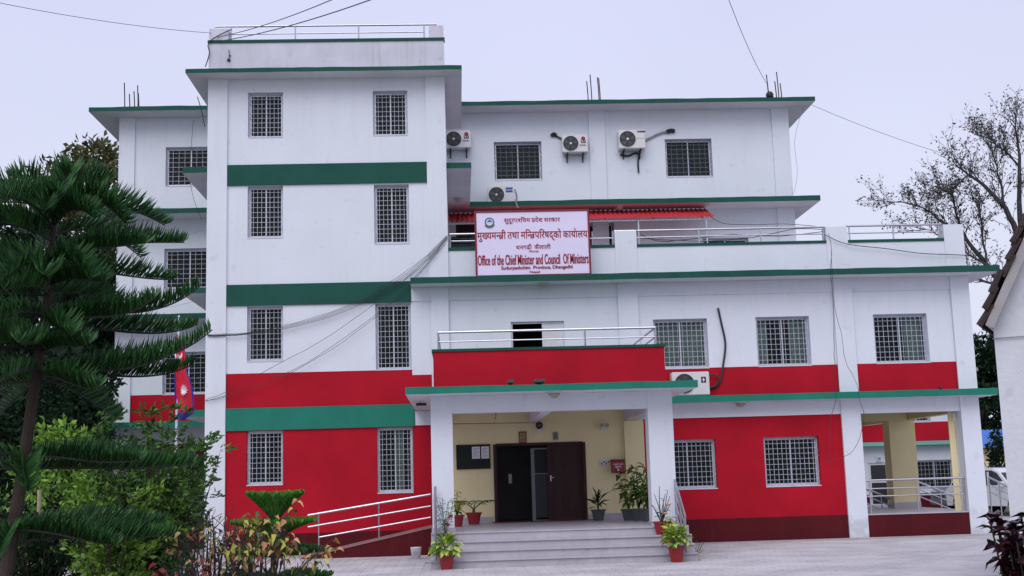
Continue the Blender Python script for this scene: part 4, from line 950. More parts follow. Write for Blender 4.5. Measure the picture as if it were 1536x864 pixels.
def potted(label, u, v, Y, z, r, h, potm, kind, hh, seed=0):
    X = px(u, v, Y)[0]; t = thing('potted_plant', label, 'potted plant', (X, Y, z), 0, 'potted plants around the entrance'); pot(t, X, Y, z, r, h, potm)
    rr = random.Random(seed); zt = z+h*.9; b = MB()
    if kind == 'bushy':
        lv = Leaves(.19, .12, [M['yg'], M['yg'], M['yg'], M['leafl']], droop=.45)
        for i in range(76):
            a = i*2.4; e = rr.uniform(-.2, 1.4); c = Vector((math.cos(a)*math.cos(e), math.sin(a)*math.cos(e), math.sin(e))); p = Vector((X, Y, zt+hh*.25))+c*hh*rr.uniform(.15, .5)
            lv.add(t, p, c+Vector((0, 0, -.15)), i, rr.uniform(-.6, .6), rr.uniform(.7, 1.2))
            if i % 4 == 0: b.tube([(X, Y, zt-.02), p], .006, 4)
    elif kind == 'palm':
        lv = Leaves(.26, .035, [M['leafd'], M['leafm']], droop=.3)
        for i in range(9):
            a = i*.7+rr.uniform(-.1, .1); pts = []
            for k in range(7):
                s = k/6; pts.append(Vector((X+math.cos(a)*hh*1.15*s, Y+math.sin(a)*hh*1.15*s, zt+.1+hh*(1.15*s-.75*s*s))))
            b.tube(pts, [.01*(1-.7*k/6) for k in range(7)], 4)
            for k in range(2, 7):
                for sg in (-1, 1): lv.add(t, pts[k], Vector((math.cos(a+sg*.9), math.sin(a+sg*.9), .1)), i, 0, rr.uniform(.7, 1.))
        b.tube([(X, Y, zt-.02), (X, Y, zt+.12)], [.04, .03], 6)
    elif kind == 'spiky':
        lv = Leaves(hh, .06, [M['leafd']], droop=.15, fold=.4)
        for i in range(26):
            a = i*2.4; e = rr.uniform(-.05, 1.4); lv.add(t, (X, Y, zt+.08+.15*rr.random()), (math.cos(a)*math.cos(e), math.sin(a)*math.cos(e), math.sin(e)), 0, 0, rr.uniform(.6, 1.))
        b.tube([(X, Y, zt-.02), (X, Y, zt+.25)], .025, 6)
    elif kind in ('tall', 'croton'):
        lv = Leaves(.26 if kind == 'tall' else .17, .13 if kind == 'tall' else .06, [M['leafm'], M['leafm'], M['leafl'], M['ylf'] if seed % 2 else M['leafd']] if kind == 'tall' else [M['ylf'], M['yg'], M['ylf']], droop=.6)
        for i in range(7 if kind == 'tall' else 5):
            a = i*2.4+seed; L_ = hh*rr.uniform(.55, 1.05); tip = Vector((X+math.cos(a)*hh*.28, Y+math.sin(a)*hh*.25, zt+L_)); m_ = Vector((X+math.cos(a)*hh*.10, Y+math.sin(a)*hh*.1, zt+L_*.55)); b.tube([(X, Y, zt-.02), m_, tip], [.012, .009, .004], 4)
            n = 8 if kind == 'tall' else 12
            for k in range(n):
                s = .25+.75*k/(n-1); p = Vector((X, Y, zt)).lerp(m_, min(1, s/.55)) if s < .55 else m_.lerp(tip, (s-.55)/.45); aa = k*2.4+i
                lv.add(t, p, (math.cos(aa), math.sin(aa), rr.uniform(-.1, .5)), k+i, rr.uniform(-.4, .4), rr.uniform(.6, 1.1))
    elif kind in ('twiggy', 'flower'):
        lv = Leaves(.10, .045, [M['leafm'], M['leafl']] if kind == 'flower' else [M['leafm']], droop=.3)
        for i in range(9):
            a = i*2.4; L_ = hh*rr.uniform(.5, 1.05); mid = Vector((X+math.cos(a)*.10, Y+math.sin(a)*.08, zt+L_*.5)); tip = mid+Vector((math.cos(a+.5)*.12, math.sin(a)*.1, L_*.5)); b.tube([(X, Y, zt-.02), mid, tip], [.012, .01, .006] if kind == 'twiggy' else .005, 5)
            for k in range(14 if kind == 'flower' else 3):
                s = rr.uniform(.2, 1); p = Vector((X, Y, zt)).lerp(mid, min(1, s*2)) if s < .5 else mid.lerp(tip, s*2-1); aa = rr.uniform(0, 6.3); lv.add(t, p, (math.cos(aa), math.sin(aa), .3), k, 0, rr.uniform(.7, 1.3))
        fl = MB()
        for i in range(2):
            p = Vector((X+(.06 if i else .12), Y-.12, zt+hh*(.5-.25*i))); fl.lathe([(.005, -.02), (.045, .0), (.05, .02), (.02, .04)], p, 8)
        fl.build('flower', M['crim'] if kind == 'flower' else M['aut'][1], t)
    if b.f: b.build('stem', M['barkg'] if kind == 'twiggy' else M['leafm'], t)
    return t
potted('red pot of yellow green leaves on the paving at the left foot of the steps', 670, 845, 26.15, 0, .17, .30, 'pot_r', 'bushy', .5, 1)
potted('grey pot with a thin flowering plant on the left end of the steps', 668, 795, 27.1, PF*.75, .17, .17, 'pot_g', 'flower', .75, 2)
potted('red pot with yellow green croton behind the left porch column', 686, 785, 30.6, PF, .17, .28, 'pot_r', 'croton', .62, 3)
potted('red pot with a small dark palm left of the entrance door', 711, 783, 31.9, PF, .20, .30, 'pot_r', 'palm', .5, 4)
potted('grey pot with a dark spiky leaved plant right of the entrance door', 898, 781, 32.0, PF, .19, .28, 'pot_g', 'spiky', .48, 5)
potted('dark pot with the yellowing tall plant nearest the red box, right side of porch', 944, 780, 31.4, PF, .20, .28, 'pot_g', 'tall', 1.0, 7)
potted('middle dark pot with tall leafy plant beside the right porch column', 959, 780, 30.9, PF, .19, .30, 'pot_g', 'tall', 1.15, 6)
potted('dark pot with dense green plant tucked right behind the right porch column', 972, 780, 30.2, PF, .18, .30, 'pot_g', 'tall', .95, 8)
potted('red pot with bare thorny stems at the right top step', 993, 790, 27.15, PF*.75, .19, .28, 'pot_r', 'twiggy', .75, 9)
potted('small red pot with a little yellow plant on the second step at right', 1004, 800, 26.82, PF*.5, .14, .26, 'pot_r', 'croton', .30, 11)
potted('red pot of bright yellow green leaves at the right foot of the steps', 1015, 834, 26.1, 0, .18, .32, 'pot_r', 'bushy', .52, 10)
potted('grey basin planter by the left block wall, half hidden by shrubs', 256, 832, 37.0, 0, .22, .28, 'pot_g', 'spiky', .4, 12)
potted('red planter at the foot of the left block wall', 275, 834, 37.0, 0, .26, .26, 'pot_r', 'palm', .4, 13)
# small weed on the right
wd = thing('weed', 'small wiry green weed growing beside the right end of the steps', 'plant', (px(1043, 828, 27.0)[0], 27.0, .05)); b = MB(); lv = Leaves(.06, .025, [M['leafm'], M['leafd']])
X = wd.location.x
for i in range(12):
    a = i*2.4; tip = Vector((X+math.cos(a)*.2, 27+math.sin(a)*.15, .05+rnd.uniform(.12, .32))); b.tube([(X, 27, .04), tip], .004, 3)
    for k in range(5): lv.add(wd, Vector((X, 27, .05)).lerp(tip, .3+.7*k/4), (math.cos(a+k), math.sin(a+k), .4), k)
b.build('stem', M['leafm'], wd)

# leaf clouds for trees ------------------------------------------------
def leaf_cloud(name, parent, P, D, L, W, m, seed=0, jit=.35, kind=None):
    """P (n,3) leaf bases, D (n,3) directions; every leaf is two bent triangles pairs"""
    rg = np.random.default_rng(seed); n = len(P); D = D+rg.normal(0, jit, (n, 3)); D /= np.linalg.norm(D, axis=1, keepdims=True)+1e-9
    A = rg.normal(0, 1, (n, 3)); S = np.cross(D, A); S /= np.linalg.norm(S, axis=1, keepdims=True)+1e-9; N = np.cross(D, S)
    l = L*rg.uniform(.6, 1.3, (n, 1)); w_ = W*rg.uniform(.6, 1.3, (n, 1))
    V = np.stack([P, P+D*l*.5+S*w_*.5+N*w_*.15, P+D*l-N*l*.15, P+D*l*.5-S*w_*.5+N*w_*.15], 1).reshape(-1, 3)
    V = V-np.array(worldloc(parent)) if parent is not None else V
    me = bpy.data.meshes.new(name); me.vertices.add(4*n); me.vertices.foreach_set('co', V.astype(np.float32).ravel())
    me.loops.add(4*n); me.loops.foreach_set('vertex_index', np.arange(4*n, dtype=np.int32)); me.polygons.add(n)
    me.polygons.foreach_set('loop_start', np.arange(0, 4*n, 4, dtype=np.int32)); me.update(calc_edges=True); me.validate()
    me.materials.append(m); o = bpy.data.objects.new(name, me); col.objects.link(o)
    if parent is not None: o.parent = parent
    if kind: o['kind'] = kind
    return o
def tree(label, loc, H, Rw, m='leafd', n=9000, L=.28, W=.13, trunk_r=.18, crown0=.3, seed=0, bark='bark', cat='tree', group=None, name='tree', clumps=26, flat=1.0):
    rr = random.Random(seed); rg = np.random.default_rng(seed); t = thing(name, label, cat, loc, 0, group); x, y, z = loc
    pts = [Vector((x+rr.uniform(-.03, .03)*H*i/5, y+rr.uniform(-.03, .03)*H*i/5, z-.1+H*.8*i/5)) for i in range(6)]; b = MB(); b.tube(pts, [trunk_r*(1-.15*i) for i in range(6)], 9); b.build('trunk', M[bark], t)
    lb = MB(); cen = []
    for k in range(clumps):
        a = k*2.4+rr.uniform(-.4, .4); s = (k+.5)/clumps; zz = z+H*(crown0+(1-crown0)*s*.93); prof = math.sin(math.pi*min(1, .18+.80*s))**.7
        r_ = Rw*prof*rr.uniform(.35, 1.0); c = Vector((x+math.cos(a)*r_, y+math.sin(a)*r_, zz)); cen.append((c, Rw*rr.uniform(.24, .44)))
        q = pts[min(5, max(1, int(5*min(1, (zz-z-H*.1)/(H*.8)))))]; mid = q.lerp(c, .5)+Vector((0, 0, .05*H)); lb.tube([q, mid, c], [trunk_r*.35, trunk_r*.2, trunk_r*.07], 5)
    lb.build('limbs', M[bark], t)
    P = []; D = []
    for (c, cr) in cen:
        k = max(8, int(n/len(cen)*(cr/(Rw*.34))**2)); v = rg.normal(0, 1, (k, 3)); v /= np.linalg.norm(v, axis=1, keepdims=True); rad = cr*rg.uniform(.25, 1.0, (k, 1))**.6
        # break each clump into twig tufts
        tuft = rg.normal(0, cr*.10, (k, 3)); P.append(np.array(c)+v*rad*np.array([1, 1, .75*flat])+tuft); D.append(v+np.array([0, 0, -.2]))
    leaf_cloud('crown', t, np.concatenate(P), np.concatenate(D), L, W, M[m], seed, .5, 'stuff'); return t
gp = 'trees left of the building'
def base(u, Y): return (px(u, 800, Y)[0], Y, 0)
tree('tall olive topped tree rising behind the pine left of the building', base(128, 52), 16.7, 2.8, 'leafy', 5500, .34, .16, .25, .55, 3, group=gp)
tree('dark evergreen tree against the left corner of the building', base(92, 41), 10.4, 2.2, 'leafd', 9000, .26, .13, .2, .2, 4, group=gp)
tree('broad dark tree behind the pine at the far left edge', base(20, 44), 11.6, 3.6, 'leafd', 12000, .28, .14, .25, .2, 5, group=gp)
tree('dark bushy tree low beside the left block wall', base(88, 36), 6.2, 1.8, 'leafd', 9000, .2, .11, .14, .1, 6, group=gp)
tree('low dark tree at the far left behind the pine trunk', base(25, 31), 5.2, 2.3, 'leafd', 9000, .16, .09, .12, .1, 8, group=gp)
tree('distant dark tree filling the gap at the far left', base(-30, 60), 13.5, 5, 'leafd', 9000, .4, .2, .3, .1, 9, group=gp)
tree('distant low dark tree behind the left block corner', base(140, 62), 13, 4.2, 'leafd', 9000, .4, .2, .3, .05, 10, group=gp)
tree('bright green bush glowing behind the pine trunk', base(85, 26), 3.1, 1.3, 'leafl', 3500, .16, .08, .05, .15, 11, group=gp, cat='shrub', name='shrub')
gp2 = 'trees behind the right corner'
tree('tall dark tree behind the right corner of the building', base(1488, 78), px(1488, 512, 78)[1], 3.0, 'leafd', 10000, .36, .17, .25, .15, 21, group=gp2)
tree('dark tree right of the blue roofed shed', base(1555, 80), 12.0, 4.0, 'leafd', 8000, .4, .2, .25, .1, 22, group=gp2)
tree('dark thin tree in front of the yellow shed', base(1509, 60), 3.6, .7, 'leafd', 900, .24, .12, .1, .2, 23, group=gp2)

# light green leafy shrub in front of the left block -------------------------
def shrub(label, u, Y, H, Rw, m, n, L, W, seed, stems=14, name='shrub', extra=None, nleaf=0):
    rr = random.Random(seed); X = px(u, 800, Y)[0]; t = thing(name, label, 'shrub', (X, Y, 0)); b = MB(); P = []; D = []
    lv = Leaves(L*1.3, W*1.3, [M[m], extra or M['leafl']], droop=.3); parts = 0
    for i in range(stems):
        a = i*2.4; rr_ = Rw*rr.uniform(.2, 1); h = H*rr.uniform(.55, 1.0); q0 = Vector((X+math.cos(a)*.1, Y+math.sin(a)*.1, 0)); tip = Vector((X+math.cos(a)*rr_, Y+math.sin(a)*rr_, h)); mid = q0.lerp(tip, .5)+Vector((0, 0, .1*h)); b.tube([q0, mid, tip], [.014, .009, .003], 4)
        for k in range(9):
            s = .2+.8*k/8; p = mid.lerp(tip, s*2-1) if s > .5 else q0.lerp(mid, s*2); aa = rr.uniform(0, 6.3); d = Vector((math.cos(aa), math.sin(aa), rr.uniform(.1, .9))); e = p+d*rr.uniform(.25, .65)*Rw*.6; b.tube([p, e], .003, 3)
            for j in range(max(3, int(n/stems/9))):
                w_ = p.lerp(e, rr.uniform(.1, 1.05)); P.append(w_+Vector((rr.gauss(0, .03), rr.gauss(0, .03), rr.gauss(0, .03)))); D.append(d+Vector((rr.uniform(-1, 1), rr.uniform(-1, 1), rr.uniform(-.6, .6))))
            if parts < nleaf:
                for j in range(2): lv.add(t, e, (math.cos(aa+j*2), -abs(math.sin(aa)), rr.uniform(-.3, .3)), j, rr.uniform(-.5, .5), rr.uniform(.8, 1.2)); parts += 1
    b.build('stem', M['bark'], t); leaf_cloud('foliage', t, np.array([tuple(p) for p in P]), np.array([tuple(d) for d in D]), L, W, M[m], seed, .4, 'stuff'); return t
shrub('tall airy light green shrub in front of the left block and flagpole', 225, 19, 3.0, .95, 'leafm', 5200, .12, .05, 31, 26, nleaf=120)
shrub('lower light green shrub at the bottom between pine and flagpole', 175, 18.2, 2.0, .95, 'leafl', 3800, .11, .05, 32, 20, nleaf=80)
shrub('dark green shrub low at the bottom left corner', 60, 19.5, 1.7, 1.5, 'leafd', 4200, .10, .05, 33, 20)
shrub('spreading green shrub tip reaching right toward the tower corner', 268, 20, 2.6, .65, 'leafm', 1800, .11, .045, 34, 12)

# autumn coloured shrub at bottom left of centre ---------------------------------
def autumn(label, u, Y, H, Rw, seed, n, mats, L=.13, W=.075, flat=0):
    rr = random.Random(seed); X = px(u, 800, Y)[0]; t = thing('shrub', label, 'shrub', (X, Y, 0)); b = MB(); lv = Leaves(L, W, mats, droop=.7, fold=.25); cnt = 0
    tips = []
    for i in range(28):
        a = i*2.4; r_ = Rw*rr.uniform(.1, 1); h = H*(1-.25*(r_/Rw)**2)*rr.uniform(.75, 1.05); q0 = Vector((X+rr.uniform(-.15, .15), Y+rr.uniform(-.1, .1), 0)); tip = Vector((X+math.cos(a)*r_, Y+math.sin(a)*r_*.7, h)); mid = q0.lerp(tip, .5)+Vector((math.cos(a)*.12, 0, .12)); b.tube([q0, mid, tip], [.014, .010, .005], 5)
        tips.append(tip)
        for k in range(3):
            s = rr.uniform(.55, .95); p = mid.lerp(tip, s*2-1); e = p+Vector((rr.uniform(-.3, .3), rr.uniform(-.2, .2), rr.uniform(.1, .3))); b.tube([p, e], .004, 4); tips.append(e)
    i = 0
    while cnt < n:
        p = tips[i % len(tips)]; i += 1; a0 = rr.uniform(0, 6.3)
        for k in range(3):
            if cnt >= n: break
            a = a0+k*2.1; lv.add(t, p+Vector((rr.uniform(-.07, .07), rr.uniform(-.05, .05), rr.uniform(-.16, .03))), (math.cos(a), math.sin(a), rr.uniform(-.5, .1)), rr.randrange(len(mats)), rr.uniform(-.8, .8), rr.uniform(.6, 1.2)); cnt += 1
    b.build('stem', M['barkg'], t); return t
A_ = M['aut']
autumn('leggy shrub with curling yellow, tan and orange leaves at the bottom left', 388, 15.5, 1.46, .74, 41, 290, [A_[0], A_[1], A_[3], A_[0], A_[0], A_[2], A_[3], A_[1], A_[4]], .100, .060)
autumn('small sparse shrub with a few russet leaves left of the yellow tan shrub', 318, 15.8, 1.42, .5, 42, 80, [A_[2], A_[4], A_[1]], .09, .05)
autumn('low crimson leaved plants at the bottom edge left of the autumn shrub', 278, 15.0, .84, .42, 43, 150, [M['crim'], M['crim'], A_[4]], .10, .05)
# dark purple bush at bottom right
def purple_bush():
    rr = random.Random(51); Y = 8.6; X, Zt = px(1537, 765, Y); t = thing('purple_shrub', 'dark purple red broad leaved bush at the bottom right corner', 'shrub', (X, Y, 0)); b = MB(); lv = Leaves(.12, .09, [M['purple'], M['purple2'], M['purple']], droop=.6, fold=.2); cnt = 0
    for i in range(21):
        a = i*2.4; r_ = .27*math.sqrt((i+.5)/21); h = Zt-rr.uniform(0, .2)-r_*.25; q0 = Vector((X+rr.uniform(-.05, .05), Y+rr.uniform(-.05, .05), 0)); tip = Vector((X+math.cos(a)*r_, Y+math.sin(a)*r_, h)); b.tube([q0, q0.lerp(tip, .5), tip], [.012, .01, .006], 5)
        for k in range(14):
            s = 1-.42*(k/14)**1.2; p = q0.lerp(tip, s); aa = k*2.4+i; lv.add(t, p, (math.cos(aa), math.sin(aa), rr.uniform(-.1, .6) if k > 3 else .9), cnt, rr.uniform(-.6, .6), rr.uniform(.75, 1.15)); cnt += 1
    b.build('stem', M['bark'], t)
purple_bush()

# ------------------------------------------------------------------ Norfolk pines
def frond(t, p0, a, L, rise, droop, up, m, seed, spacing=.022, bl=.20, name='branch'):
    """plume: curved axis with two dense rows of upswept branchlets"""
    rr = random.Random(seed); N = 22; pts = []
    for i in range(N+1):
        s = i/N; pts.append(Vector((p0.x+math.cos(a)*L*s, p0.y+math.sin(a)*L*s, p0.z+L*(rise*s-droop*s*s+up*s**4))))
    ax = MB(); ax.tube(pts, [.020*(1-.8*i/N)*(L/1.9)+.003 for i in range(N+1)], 5); br = ax.build(name, M['barkg'], t)
    # branchlets
    V = []; Fc = []; tot = L*1.05; n = int(tot/spacing)
    for i in range(n):
        s = .06+.94*i/n; k = min(N-1, int(s*N)); p = pts[k].lerp(pts[k+1], s*N-k); d = (pts[k+1]-pts[k]).normalized(); side = d.cross(Vector((0, 0, 1))).normalized(); upv = side.cross(d)
        ln = bl*min(1, .35+1.6*s)*(1-.55*max(0, s-.55)/.45)*rr.uniform(.85, 1.12)
        for sg in (-1, 1, .3):
            dd = (d*rr.uniform(.45, .75)+side*sg*rr.uniform(.5, .8)+upv*rr.uniform(.55, .95)).normalized(); e = p+dd*ln*.6; f = e+(dd*.8+upv*.45).normalized()*ln*.4
            w1 = d.cross(dd).normalized()*.0100; w2 = dd.cross(w1).normalized()*.0100; b0 = len(V)
            for q, sc_ in ((p, .8), (e, 1.15)): V += [tuple(q+w1*sc_), tuple(q-w1*.5*sc_+w2*.87*sc_), tuple(q-w1*.5*sc_-w2*.87*sc_)]
            V.append(tuple(f))
            Fc += [(b0, b0+1, b0+4, b0+3), (b0+1, b0+2, b0+5, b0+4), (b0+2, b0, b0+3, b0+5), (b0+3, b0+4, b0+6), (b0+4, b0+5, b0+6), (b0+5, b0+3, b0+6)]
    b = MB(); b.v = V; b.f = Fc; b.m = [0]*len(Fc); o = b.build('needles', M[m], br, loc=worldloc(t)); o.parent = br; o.location = (0, 0, 0)
    return br
def norfolk():
    Y = 14.0; x0, _ = px(-2, 850, Y); xg = px(-25, 990, Y)[0]
    t = thing('norfolk_pine', 'large dark green Norfolk pine with tiers of drooping fronds at the left edge', 'tree', (xg, Y, 0))
    path = [Vector((xg, Y, -.05)), P3(10, 855, Y), P3(32, 720, Y), P3(47, 612, Y), P3(58, 540, Y), P3(72, 440, Y), P3(80, 340, Y), P3(84, 285, Y)]
    MB().tube(path, [.085, .08, .07, .062, .055, .045, .03, .01], 10).build('trunk', M['bark'], t)
    tiers = [  # (u, v, list of (azimuth deg, length m, rise, droop, up))
        (82, 312, [(5, 1.20, .32, .42, .0), (-35, 1.3, .35, .5, .0), (-75, 1.0, .4, .45, .05), (180, 1.0, .38, .35, .0), (215, 1.1, .35, .4, .05), (-120, 1.0, .4, .5, 0), (60, 1.1, .3, .4, 0), (130, 1.0, .3, .35, 0)], 0),
        (76, 395, [(0, 1.65, .25, .25, .05), (-22, 1.45, .22, .28, .08), (-55, 1.3, .2, .4, .05), (-95, 1.3, .2, .5, .1), (-150, 1.2, .2, .4, .1), (190, 1.3, .25, .4, .1), (35, 1.6, .1, .2, .12), (80, 1.4, .1, .3, .1), (140, 1.4, .1, .3, .1)], 1),
        (70, 475, [(2, 1.80, .0, .12, .30), (-25, 1.6, -.05, .12, .25), (-60, 1.3, -.05, .3, .15), (-110, 1.3, .1, .5, .15), (-160, 1.3, .1, .4, .1), (185, 1.4, .1, .3, .1), (30, 1.7, .0, .15, .2), (90, 1.4, .0, .3, .1), (140, 1.4, .0, .3, .1)], 2),
        (61, 562, [(2, 1.90, .12, .16, .28), (-15, 1.9, .02, .1, .22), (-50, 1.4, -.05, .3, .2), (-100, 1.4, -.05, .4, .1), (-150, 1.3, .0, .3, .1), (180, 1.3, .0, .3, .1), (25, 1.8, -.05, .1, .2), (75, 1.5, -.05, .3, .1), (130, 1.4, -.05, .3, .1)], 3),
        (36, 690, [(0, 1.85, .04, .14, .12), (-30, 1.7, .0, .2, .15), (-70, 1.3, .0, .35, .1), (-130, 1.3, .0, .3, .1), (30, 1.8, .0, .2, .12), (180, 1.2, .0, .3, .1)], 4),
        (18, 800, [(3, 1.75, .10, .22, .12), (-30, 1.5, .05, .25, .1), (-80, 1.2, .0, .35, .1), (35, 1.7, .05, .2, .12)], 5)]
    tiers += [(80, 350, [(az, 1.25, .38, .46, .02) for az in (-50, -75, -100, -125, -145, 170, 200, 55, 110)], 6), (73, 435, [(az, 1.3, .16, .34, .10) for az in (-50, -72, -95, -125, 200, 170, 110, 60)], 7),
              (66, 520, [(az, 1.25, .10, .30, .15) for az in (-55, -80, -108, -135, 170, 205, 100)], 8), (84, 300, [(az, .6, .75, .5, .0) for az in (0, 120, -120, -60)], 9)]
    for (u, v, fr, k) in tiers:
        p = P3(u, v, Y)
        for j, (az, L, rise, dr, up) in enumerate(fr):
            q_ = random.Random(k*31+j); az += q_.uniform(-6, 6); L *= q_.uniform(.92, 1.05); dr *= q_.uniform(.85, 1.35) if k in (0, 1, 6, 9) else 1; rise *= q_.uniform(.8, 1.25); p = P3(u, v+q_.uniform(-14, 14), Y)
            frond(t, p, R_(az), L, rise, dr, up, 'pine', k*20+j, .032, .34)
norfolk()
def young_norfolk():
    Y = 17.2; X = px(408, 800, Y)[0]
    t = thing('norfolk_pine', 'young bright green Norfolk pine behind the autumn shrub below the left windows', 'tree', (X, Y, 0))
    zt = px(415, 752, Y)[1]; MB().tube([(X, Y, -.05), (X+.02, Y, zt*.5), (X+.04, Y, zt)], [.03, .025, .012], 8).build('trunk', M['bark'], t)
    for k in range(14): frond(t, Vector((X+.04, Y, zt-.30)), k*.45, .40, 1.25, .25, .0, 'pine2', 300+k, .010, .14)
    for k in range(5): frond(t, Vector((X+.04, Y, zt-.25)), k*1.25, .25, 1.6, .25, .0, 'pine2', 310+k, .010, .12)
    for k in range(12): frond(t, Vector((X+.03, Y, zt-.55)), k*.52+.3, .58, .75, .30, .0, 'pine2', 320+k, .012, .15)
    for k in range(8): frond(t, Vector((X+.02, Y, zt-.75)), k*.78, .72, .22, .22, .1, 'pine', 340+k, .013, .17)
    for k in range(7): frond(t, Vector((X+.01, Y, zt-1.05)), k*.9, .8, .15, .2, .1, 'pine', 360+k, .013, .17)
young_norfolk()

# ------------------------------------------------------------------ bare tree at the right
def bare_tree():
    Y = 47.; rr = random.Random(77); bx = px(1552, 640, Y)[0]
    t = thing('bare_tree', 'tall nearly leafless tree with twisting branches behind the right corner', 'tree', (bx, Y, 0))
    limbs = [([(1552, 640), (1548, 520), (1544, 430), (1530, 330), (1529, 250), (1525, 205), (1523, 172)], [.26, .22, .16, .11, .07, .04, .015], 0),
             ([(1544, 440), (1525, 350), (1508, 312), (1478, 280), (1452, 262), (1430, 236)], [.15, .12, .10, .07, .04, .012], -1.2),
             ([(1545, 500), (1505, 430), (1480, 398), (1450, 360), (1437, 330), (1428, 290), (1405, 282)], [.16, .13, .11, .07, .05, .03, .01], 1.),
             ([(1450, 360), (1420, 336), (1385, 312), (1350, 302), (1320, 303)], [.06, .045, .03, .02, .008], 1.2),
             ([(1480, 398), (1473, 350), (1470, 315), (1462, 300)], [.05, .04, .025, .01], .4),
             ([(1530, 330), (1560, 290), (1575, 240)], [.08, .05, .02], .2), ([(1508, 312), (1500, 270), (1490, 235), (1478, 205)], [.06, .04, .025, .01], -.6),
             ([(1529, 250), (1510, 228), (1490, 212), (1470, 205)], [.05, .035, .02, .008], -.2), ([(1505, 430), (1470, 420), (1440, 400), (1405, 385)], [.06, .045, .03, .01], 1.5),
             ([(1540, 360), (1580, 320), (1600, 300)], [.08, .05, .02], -1), ([(1480, 398), (1440, 372), (1395, 345), (1370, 345)], [.05, .035, .02, .008], .6),
             ([(1452, 262), (1430, 285), (1405, 300), (1390, 296)], [.035, .025, .015, .006], -1.4)]
    seg = []; first = None
    for li, (L, R, dy) in enumerate(limbs):
        n = len(L); pts = [P3(u, v, Y+dy*i/(n-1)) for i, (u, v) in enumerate(L)]
        if li == 0: pts.insert(0, Vector((bx, Y, -.1))); R = [.3]+R
        sm = []; rs = []
        for i in range(len(pts)-1):
            for s in (0, .33, .66): sm.append(pts[i].lerp(pts[i+1], s)+Vector((rr.uniform(-.05, .05), 0, rr.uniform(-.05, .05)))*(1 if s else 0)); rs.append(R[i]+(R[i+1]-R[i])*s)
        sm.append(pts[-1]); rs.append(R[-1]); b = MB(); b.tube(sm, rs, 7); b.build('trunk' if li == 0 else 'limb', M['barkg'], t)
        for i in range(4 if li == 0 else 1, len(sm)-1): seg.append((sm[i], sm[i+1], rs[i]))
    tw = MB(); P = []; D = []
    def grow(p, d, L, r, dep):
        q = p; dirs = d
        for k in range(3):
            nd = (dirs+Vector((rr.uniform(-.35, .35), rr.uniform(-.35, .35), rr.uniform(-.2, .4)))).normalized(); e = q+nd*L/3; tw.tube([q, e], [r*(1-.25*k), r*(1-.25*(k+1))], 3); q, dirs = e, nd
            if dep > 0 and rr.random() < .85: grow(q, (nd+Vector((rr.uniform(-.9, .9), rr.uniform(-.7, .7), rr.uniform(-.5, .8)))).normalized(), L*.62, r*.6, dep-1)
            if dep < 2:
                for _ in range(2):
                    if rr.random() < .32: P.append(tuple(q+Vector((rr.gauss(0, .05), rr.gauss(0, .05), rr.gauss(0, .05))))); D.append((rr.uniform(-1, 1), rr.uniform(-1, 1), rr.uniform(-1, .5)))
    for (a, c, r) in seg:
        for _ in range(1 if r > .07 else 3):
            d = (c-a).normalized()+Vector((rr.uniform(-1, 1), rr.uniform(-.8, .8), rr.uniform(-.4, 1.1))); grow(a.lerp(c, rr.random()), d.normalized(), rr.uniform(.5, 1.0), min(.022, r*.5+.006), 2)
    o = tw.build('twigs', M['barkg'], t); o['kind'] = 'stuff'
    leaf_cloud('crown', t, np.array(P), np.array(D), .13, .06, M['leafs'], 5, .4, 'stuff')
bare_tree()

# ------------------------------------------------------------------ flag
Yf = 24.0
fx, _ = px(262, 700, Yf)
fp = thing('flagpole', 'thin grey steel flagpole in front of the left block', 'flagpole', (fx, Yf, 0)); ztp_ = px(268, 478, Yf)[1]
MB().tube([(fx, Yf, 0), (px(268, 478, Yf)[0], Yf, ztp_)], [.03, .022], 8).build('pole', M['alu'], fp); MB().lathe([(.01, 0), (.035, .03), (.01, .07)], (px(268, 478, Yf)[0], Yf, ztp_), 8).build('finial', M['alu'], fp)
prof = [(507, 264, 269), (520, 263.5, 275), (534, 263, 279), (548, 262.5, 281), (560, 262, 280), (572, 261, 286), (590, 261, 289), (606, 262, 290), (619, 263, 290), (630, 263, 275)]
nc = 12
def fpnt(i, s, dy=0):
    v_, a, c = prof[i]; u = a+(c-a)*s; p = P3(u, v_, Yf); return (p.x+.02, Yf-.05-.07*math.sin(s*7+i*.5)*(.3+.1*i)*.6+dy, p.z)
FL = thing('national_flag', 'crimson blue edged double pennant flag with white moon and sun hanging limp on the pole', 'flag', (fx, Yf, px(264, 509, Yf)[1]))
b = MB(); bl = MB()
for i in range(len(prof)-1):
    for j in range(nc):
        s0, s1 = j/nc, (j+1)/nc; q = [fpnt(i, s0), fpnt(i+1, s0), fpnt(i+1, s1), fpnt(i, s1)]
        edge = (j == 0 and i > 3) or j == nc-1 or i == len(prof)-2
        (bl if edge else b).q(q)
b.build('cloth', M['flagr'], FL, smooth=True); bl.build('blue_border', M['flagb'], FL, smooth=True)
def star(u, v, r, n, ry=1.):
    p = P3(u, v, Yf); c = (p.x+.02, Yf-.16, p.z); b = MB(); pts = []
    for k in range(2*n):
        a = math.pi*k/n; q = r if k % 2 == 0 else r*.6; pts.append((c[0]+q*math.cos(a)*.62, c[1]+.04*math.cos(a*2), c[2]+q*math.sin(a)*ry))
    for k in range(2*n): b.q([c, pts[(k+1) % (2*n)], pts[k]])
    return b
mo = star(269, 537, .075, 8, .8); b = MB(); p = P3(269, 537, Yf)
for k in range(8):
    t0, t1 = math.pi*(1+k/8), math.pi*(1+(k+1)/8); q = lambda t, r_, oz: (p.x+.02+r_*math.cos(t)*.6, Yf-.165, p.z+.06+oz+r_*math.sin(t)); mo.q([q(t0, .12, 0), q(t1, .12, 0), q(t1, .09, .03), q(t0, .09, .03)])
